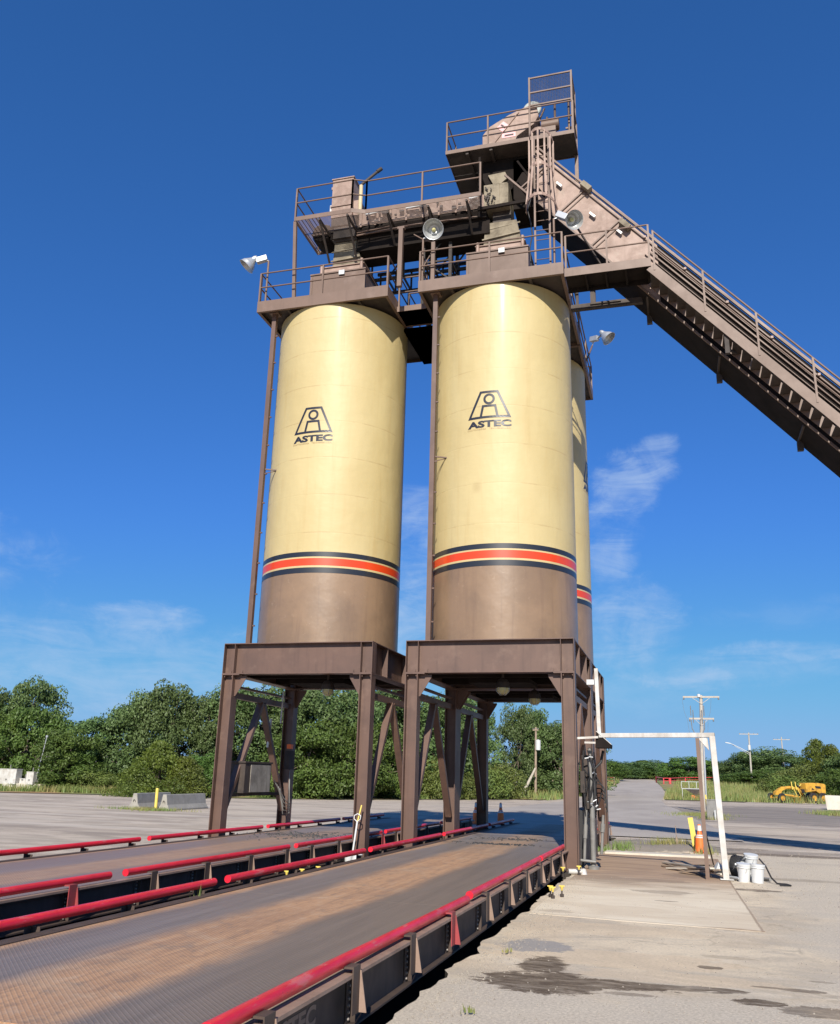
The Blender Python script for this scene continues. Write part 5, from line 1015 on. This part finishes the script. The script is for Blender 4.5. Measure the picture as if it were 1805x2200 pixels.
for (x0, x1, y, z1, lab) in ((-44.0, -42.35, 38.6, 1.62, 'larger white tank on the concrete block at the far left edge'), (-41.75, -41.1, 39.0, 1.45, 'small white cabinet with dark vent right of the larger white tank'), (-42.3, -41.76, 39.0, .95, 'low white box between the larger tank and the cabinet')):
    o = empty('fuel_tank', ((x0+x1)/2, y+.3, .5), lab, 'tank'); m = MB(); m.box(x0, x1, y, y+.7, .5, z1); m.box(x0-.02, x1+.02, y-.02, y+.72, z1-.06, z1); m.build('tank_body', WHT, o, bevel=.03)
    m = MB(); m.tube(((x0+x1)/2, y+.3, z1), ((x0+x1)/2, y+.3, z1+.3), .04, 8); m.build('vent_pipe', GREY, o); m = MB(); m.box((x0+x1)/2-.07, (x0+x1)/2+.07, y-.03, y-.022, .8, .9); m.build('vent', GREY, o)
m = MB(); m.tube((-41.25, 39.4, 0), (-40.7, 39.4, 4.1), .05, 8, .03); m.box(-40.78, -40.62, 39.36, 39.44, 4.0, 4.15); tag(m.build('antenna_mast', GALV), 'thin leaning grey mast in front of the trees at far left', 'mast')
m = MB(); m.tube((-29.5, 35.5, 0), (-29.5, 35.5, .75), .10, 8); tag(m.build('fence_post', WOOD), 'short pale post at the foot of the tree line', 'post') if False else None
# ------------------------------------------------------------------ poles
def upole(x, y, h, arms, label, lean=0, r=.15, extras=None, mat=WOOD):
    z = gz(x, y); o = empty('utility_pole', (x, y, z), label, 'utility pole', 'wooden utility poles'); m = MB(); m.path([(x, y, z-.2), (x+lean/2, y, z+h/2), (x+lean, y, z+h)], r, 10, r*.65); m.build('pole', mat, o)
    for (zz, wd, t) in arms:
        m = MB(); xx = x+lean*zz/h; m.bar((xx-wd, y-.12, z+zz), (xx+wd, y-.12, z+zz), .10, .12)
        for k in (-1, 1): m.bar((xx+k*wd*.55, y-.14, z+zz), (xx, y-.14, z+zz-.5), .03, .03) if t else None
        m.build('crossarm', mat, o); m = MB()
        for k in ((-.95, -.5, .5, .95) if not t else (-.95, .95)): m.lathe((xx+k*wd, y-.12, z+zz+(.06 if not t else -.2)), [(.03, 0), (.06, .04), (.04, .08), (.055, .12), (0, .15)], 8)
        m.build('insulator', GREY, o)
    if extras: extras(o, x, y, z)
    return o
PALEW = pm('grey_pole_wood', (.46, .42, .36), (.28, .25, .21), .85, 3, .5, streak=.5)
def ex1(o, x, y, z):
    m = MB()
    for s in (-1, 1): 
        m.tube((x+s*.30, y-.2, z+6.0), (x+s*.30, y-.2, z+6.9), .03, 6); m.tube((x+s*.45, y-.2, z+6.5), (x+s*.45, y-.2, z+7.2), .03, 6)
        m.path([(x+s*.45, y-.2, z+6.2), (x+s*.42, y-.2, z+5.6), (x+s*.12, y-.15, z+5.0)], .03, 6); m.path([(x+s*1.0, y-.12, z+7.7), (x+s*.9, y-.14, z+6.8), (x+s*.7, y-.15, z+6.2), (x+s*.62, y-.15, z+5.2)], .008, 4)
    m.build('fuse_cutout', GREY, o)
    m = MB(); m.tube((x+.22, y-.2, z+.3), (x+.30, y-.2, z+5.0), .06, 8); m.build('conduit', GALV, o)
    m = MB(); m.lathe((x+.17, y-.15, z+7.9), [(.12, -.1), (.12, .1), (0, .14)], 10); m.build('cap', WPL, o)
upole(7.33, 47.7, 7.95, ((7.82, 1.25, True), (6.3, .85, True), (5.2, .75, True)), 'nearest wooden utility pole right behind the white gantry post, with three crossarms', .32, .17, ex1, PALEW)
def ex2(o, x, y, z):
    m = MB(); m.lathe((x+.0, y-.45, z+6.1), [(0, -.4), (.22, -.4), (.24, .35), (0, .42)], 12); m.build('transformer', WPL, o)
    m = MB(); m.path([(x-.1, y-.2, z+5.3), (x-1.4, y-.3, z+6.0), (x-2.9, y-.4, z+6.7)], .05, 6); m.bar((x-2.9, y-.4, z+6.7), (x-3.7, y-.5, z+6.85), .25, .12); m.path([(x-.1, y-.2, z+5.0), (x-2.6, y-.3, z+6.5)], .03, 5); m.build('lamp_arm', WPL, o)
upole(16.9, 140, 8.5, ((8.25, 1.5, False),), 'farther utility pole with a street lamp arm and white transformer, left of the grader', .1, .16, ex2, PALEW)
upole(25.0, 170, 8.5, ((8.0, 1.5, False),), 'farthest and smallest utility pole above the shrubs behind the grader', .0, .15, None, PALEW)
def ex3(o, x, y, z):
    m = MB(); m.lathe((x+.35, y-.1, z+5.2), [(0, -.55), (.26, -.55), (.28, .45), (0, .55)], 14); m.build('transformer', WPL, o)
upole(-8.75, 76, 7.0, ((6.7, .3, False),), 'utility pole with a white transformer can seen under the right silo frame', .12, .15, ex3)
m = MB(); m.path([(-10.42, 73.2, 0), (-10.4, 73.2, 1.2), (-10.45, 73.2, 2.6)], .22, 10, .18); tag(m.build('dead_trunk', BARKP), 'pale bare upright trunk under the trees seen below the right silo', 'tree trunk')
m = MB(); m.path([(-9.9, 74.5, 0), (-9.6, 74.5, .9), (-8.9, 74.5, 2.2), (-8.5, 74.5, 3.0)], .20, 8, .10); tag(m.build('leaning_trunk', BARKP), 'pale leaning branch beside the upright bare trunk', 'tree trunk')
for k in range(6):
    x, y = -7.2+k*.42+(.3 if k == 3 else 0), 78+k*.6; m = MB(); m.tube((x, y, gz(x, y)), (x, y, gz(x, y)+1.7), .06, 6)
    tag(m.build('fence_post', WOOD), ORD[k]+' from left of the weathered fence posts under the trees at the road edge', 'fence post', 'weathered fence posts at the road edge')
for k, (a, b_) in enumerate((((6.86, .1, .03), (7.02, -.35, .06)), ((6.95, .5, .25), (7.2, .1, .42)), ((7.45, .3, .02), (7.6, -.1, .05)), ((6.9, .35, .04), (6.98, -.1, .30)))):
    m = MB(); m.tube(a, b_, .022 if k % 2 else .03, 8); tag(m.build('pipe_offcut', WPL if k != 2 else GREY), ['white pipe offcut nearest the foot of the white gantry post', 'white pipe offcut slanting up behind the left front bucket', 'grey pipe offcut lying right of the buckets', 'short white pipe offcut between the gantry post and the black hose coil'][k], 'pipe offcut', 'pipe offcuts among the buckets')
m = MB(); m.path([(7.48, 41.5, 0), (7.42, 42.6, 1.15)], .05, 8); tag(m.build('guy_wire_guard', YEL), 'thin yellow guy wire guard in front of the nearest utility pole', 'guard')
m = MB(); m.tube((7.42, 42.6, 1.15), (7.60, 47.6, 6.8), .012, 5); tag(m.build('guy_wire', GALV), 'thin guy wire rising to the nearest utility pole', 'wire')
o = empty('utility_cabinet', (7.5, 32.8, 0), 'small grey utility cabinet right of the nearest pole, behind the white gantry post', 'cabinet'); m = MB(); m.box(7.22, 7.72, 32.6, 33.0, 0, 1.0); m.box(7.2, 7.74, 32.58, 33.02, 1.0, 1.04); m.build('cabinet_body', GREY, o, bevel=.01); m = MB(); m.tube((7.62, 32.4, 0), (7.62, 32.4, .5), .04, 8); m.build('pipe', WPL, o)
# gate rails, sign, blocks
o = empty('pipe_gate', (6, 145, 1.9), 'long low red pipe barrier rail across the end of the road', 'gate')
pts = [(1.6, 146), (3.0, 138), (4.0, 138.5), (6.5, 147), (9.0, 150), (11.4, 153)]
m = MB()
for a, b in zip(pts[:-1], pts[1:]): m.tube((*a, gz(*a)+.95), (*b, gz(*b)+.95), .07, 6); m.tube((*a, gz(*a)+.55), (*b, gz(*b)+.55), .05, 6)
m.build('rail', RED, o)
for a in pts: m = MB(); m.tube((*a, gz(*a)), (*a, gz(*a)+1.0), .10 if a[0] != 4.0 else .22, 8); m.build('post', RED, o)
o = empty('pipe_fence', (-3.6, 118, 1.2), 'weathered red pipe fence on the grass verge left of the road end', 'fence')
m = MB(); m.tube((-9, 132, gz(0, 132)+1.1), (-4.2, 126, gz(0, 126)+1.1), .08, 6); m.tube((-9, 132, gz(0, 132)+.6), (-4.2, 126, gz(0, 126)+.6), .06, 6); m.build('rail', REDF, o)
for k in range(4): x, y = -9+k*1.6, 132-k*2.0; m = MB(); m.tube((x, y, gz(x, y)), (x, y, gz(x, y)+1.2), .1, 8); m.build('post', REDF if k < 3 else WOOD, o)
m = MB(); m.prism([(13.6, 147.5, 2.0), (16.1, 148.5, 2.0), (16.1, 148.5, 3.05), (13.75, 147.5, 3.05)], (-.3, 1, 0)); tag(m.build('concrete_block', CONCL, bevel=.04), 'small pale block on the meadow left of the far lamp pole', 'concrete block')
m = MB(); m.prism([(17.75, 66, .0), (17.67, 66, 1.2), (20.9, 67.2, 1.15), (21.0, 67.2, 0)], (.6, 1.2, 0)); tag(m.build('concrete_block', CONCL, bevel=.04), 'big pale concrete block at the right edge in front of the grader tail', 'concrete block')
o = empty('road_sign', (21.9, 160, 2.4), 'small pale sign on a post at the meadow edge left of the grader', 'sign'); z = gz(0, 160); m = MB(); m.tube((21.2, 160, z), (21.2, 160, z+2.6), .06, 6); m.build('post', GALV, o); m = MB(); m.prism([(21.2, 159.9, z+2.1), (21.75, 159.9, z+3.0), (20.65, 159.9, z+3.0)], (0, .04, 0)); m.build('sign_face', WPL, o)
o = empty('roadside_spreader', (7.0, 78, .2), 'small grey and orange spreader box in the weeds behind the brown post', 'spreader')
z = gz(0, 80); m = MB(); m.box(5.9, 8.2, 80, 80.8, z+1.75, z+1.80); 
for x in (5.9, 6.65, 7.4, 8.15): m.bar((x, 80, z+1.1), (x, 80, z+1.8), .05, .05)
m.box(5.9, 8.2, 80, 80.05, z+1.05, z+1.12); m.bar((5.95, 80, z), (5.95, 80, z+1.1), .06, .06); m.build('frame', GALV, o)
m = MB(); m.prism([(6.2, 79.8, z+1.05), (8.3, 79.8, z+1.05), (8.0, 79.8, z+.3), (7.3, 79.8, z+.4)], (0, 1.0, 0)); m.build('hopper', BRD, o)
m = MB(); m.box(6.9, 7.9, 79.7, 80.3, z+.12, z+.32); m.lathe((7.0, 79.6, z+.25), [(.0, 0), (.22, 0), (.22, .15), (0, .15)], 12, axis=(0, 1, 0)); m.build('wheel_carriage', ORG_, o)
m = MB(); m.box(17.05, 17.6, 49.0, 49.6, 0, .55); m.box(17.0, 17.65, 48.95, 49.65, .55, .6); tag(m.build('utility_box', GREY, bevel=.02), 'dark green-grey box in the grass at the right edge', 'box')
# ------------------------------------------------------------------ motor grader
gp = Vector((14.7, 79.2, gz(0, 79.2))); gd = Vector((19.6-14.7, 83.0-79.2, 0)).normalized(); gs = Vector((-gd.y, gd.x, 0))
o = empty('road_grader', tuple(gp+gd*3), 'old yellow road grader parked at the meadow edge', 'road grader')
def G(a, s, z): return gp+gd*a+gs*s+Vector((0, 0, z))
def wheel(a, s, r, wd):
    w_ = empty_part = MB(); m = MB(); m.lathe(G(a, s, r), [(r*.58, -wd/2), (r*.92, -wd/2), (r, -wd*.3), (r, wd*.3), (r*.92, wd/2), (r*.58, wd/2)], 20, axis=gs); wh = m.build('wheel', BLK, o)
    m = MB(); m.lathe(G(a, s, r), [(0, -wd*.42), (r*.2, -wd*.42), (r*.25, -wd*.2), (r*.55, -wd*.3), (r*.59, -wd/2-.01), (r*.59, wd/2)], 18, axis=gs); m.build('rim', YELM, wh)
for s in (-.75, .75): wheel(.4, s, .46, .3)
for s in (-.85, .85): wheel(4.35, s, .52, .36); wheel(5.6, s, .52, .36)
m = MB(); m.path([G(.5, 0, 1.0), G(1.1, 0, 1.38), (G(2.2, 0, 1.48)), G(3.2, 0, 1.35), G(3.8, 0, .95)], .16, 8); m.prism([G(.15, -.2, .75), G(.25, -.2, 1.05), G(1.0, -.2, 1.45), G(1.9, -.2, 1.45), G(1.0, -.2, 1.15), G(.8, -.2, .75)], gs*.4); m.bar(G(.4, -.7, .5), G(.4, .7, .5), .15, .15); m.build('frame', YELM, o)
m = MB(); m.prism([G(3.95, -.45, 1.05), G(3.9, -.45, 1.95), G(5.3, -.45, 2.0), G(6.4, -.45, 1.92), G(6.55, -.45, 1.8), G(6.5, -.45, 1.0), G(5.6, -.45, .98), G(5.2, -.45, 1.2)], gs*.9); m.build('engine_cover', YELM, o, bevel=.04)
m = MB(); m.prism([G(5.15, -.47, 1.5), G(5.1, -.47, 1.7), G(5.85, -.47, 1.66), G(5.85, -.47, 1.42)], gs*.01); m.prism([G(4.6, -.47, 1.3), G(4.7, -.47, 1.5), G(5.0, -.47, 1.35)], gs*.01); m.box(0, 0, 0, 0, 0, 0) if False else None; m.build('engine_vent', BLK, o)
m = MB(); m.path([G(1.4, 0, .75), G(2.4, 0, .68), G(3.0, 0, .62)], .10, 8); m.lathe(G(2.9, 0, .55), [(.45, 0), (.5, .0), (.5, .1), (.45, .1)], 20); m.prism([G(2.4, -1.1, .05), G(2.35, -1.1, .5), G(2.45, -1.1, .5), G(2.5, -1.1, .05)], gs*2.2+gd*.5); m.build('blade', YELM, o)
m = MB()
for a in (2.25, 2.75): m.tube(G(a, -.3, 1.3), G(a-.08, -.3, 2.05), .05, 8); m.tube(G(a, -.35, 1.6), G(a+.4, -.45, .7), .04, 6)
m.tube(G(3.2, 0, 1.4), G(3.75, 0, 1.85), .04, 6); m.build('control_rod', YEL, o)
m = MB(); m.box(0, .001, 0, .001, 0, .001) if False else m.prism([G(3.55, -.25, 1.0), G(3.55, -.25, 1.35), G(3.9, -.25, 1.35), G(3.9, -.25, 1.0)], gs*.5); m.tube(G(3.3, 0, 1.55), G(3.35, 0, 1.62), .2, 14); m.tube(G(4.2, -.5, .52), G(5.8, -.5, .52), .13, 8); m.build('operator_station', BLK, o)
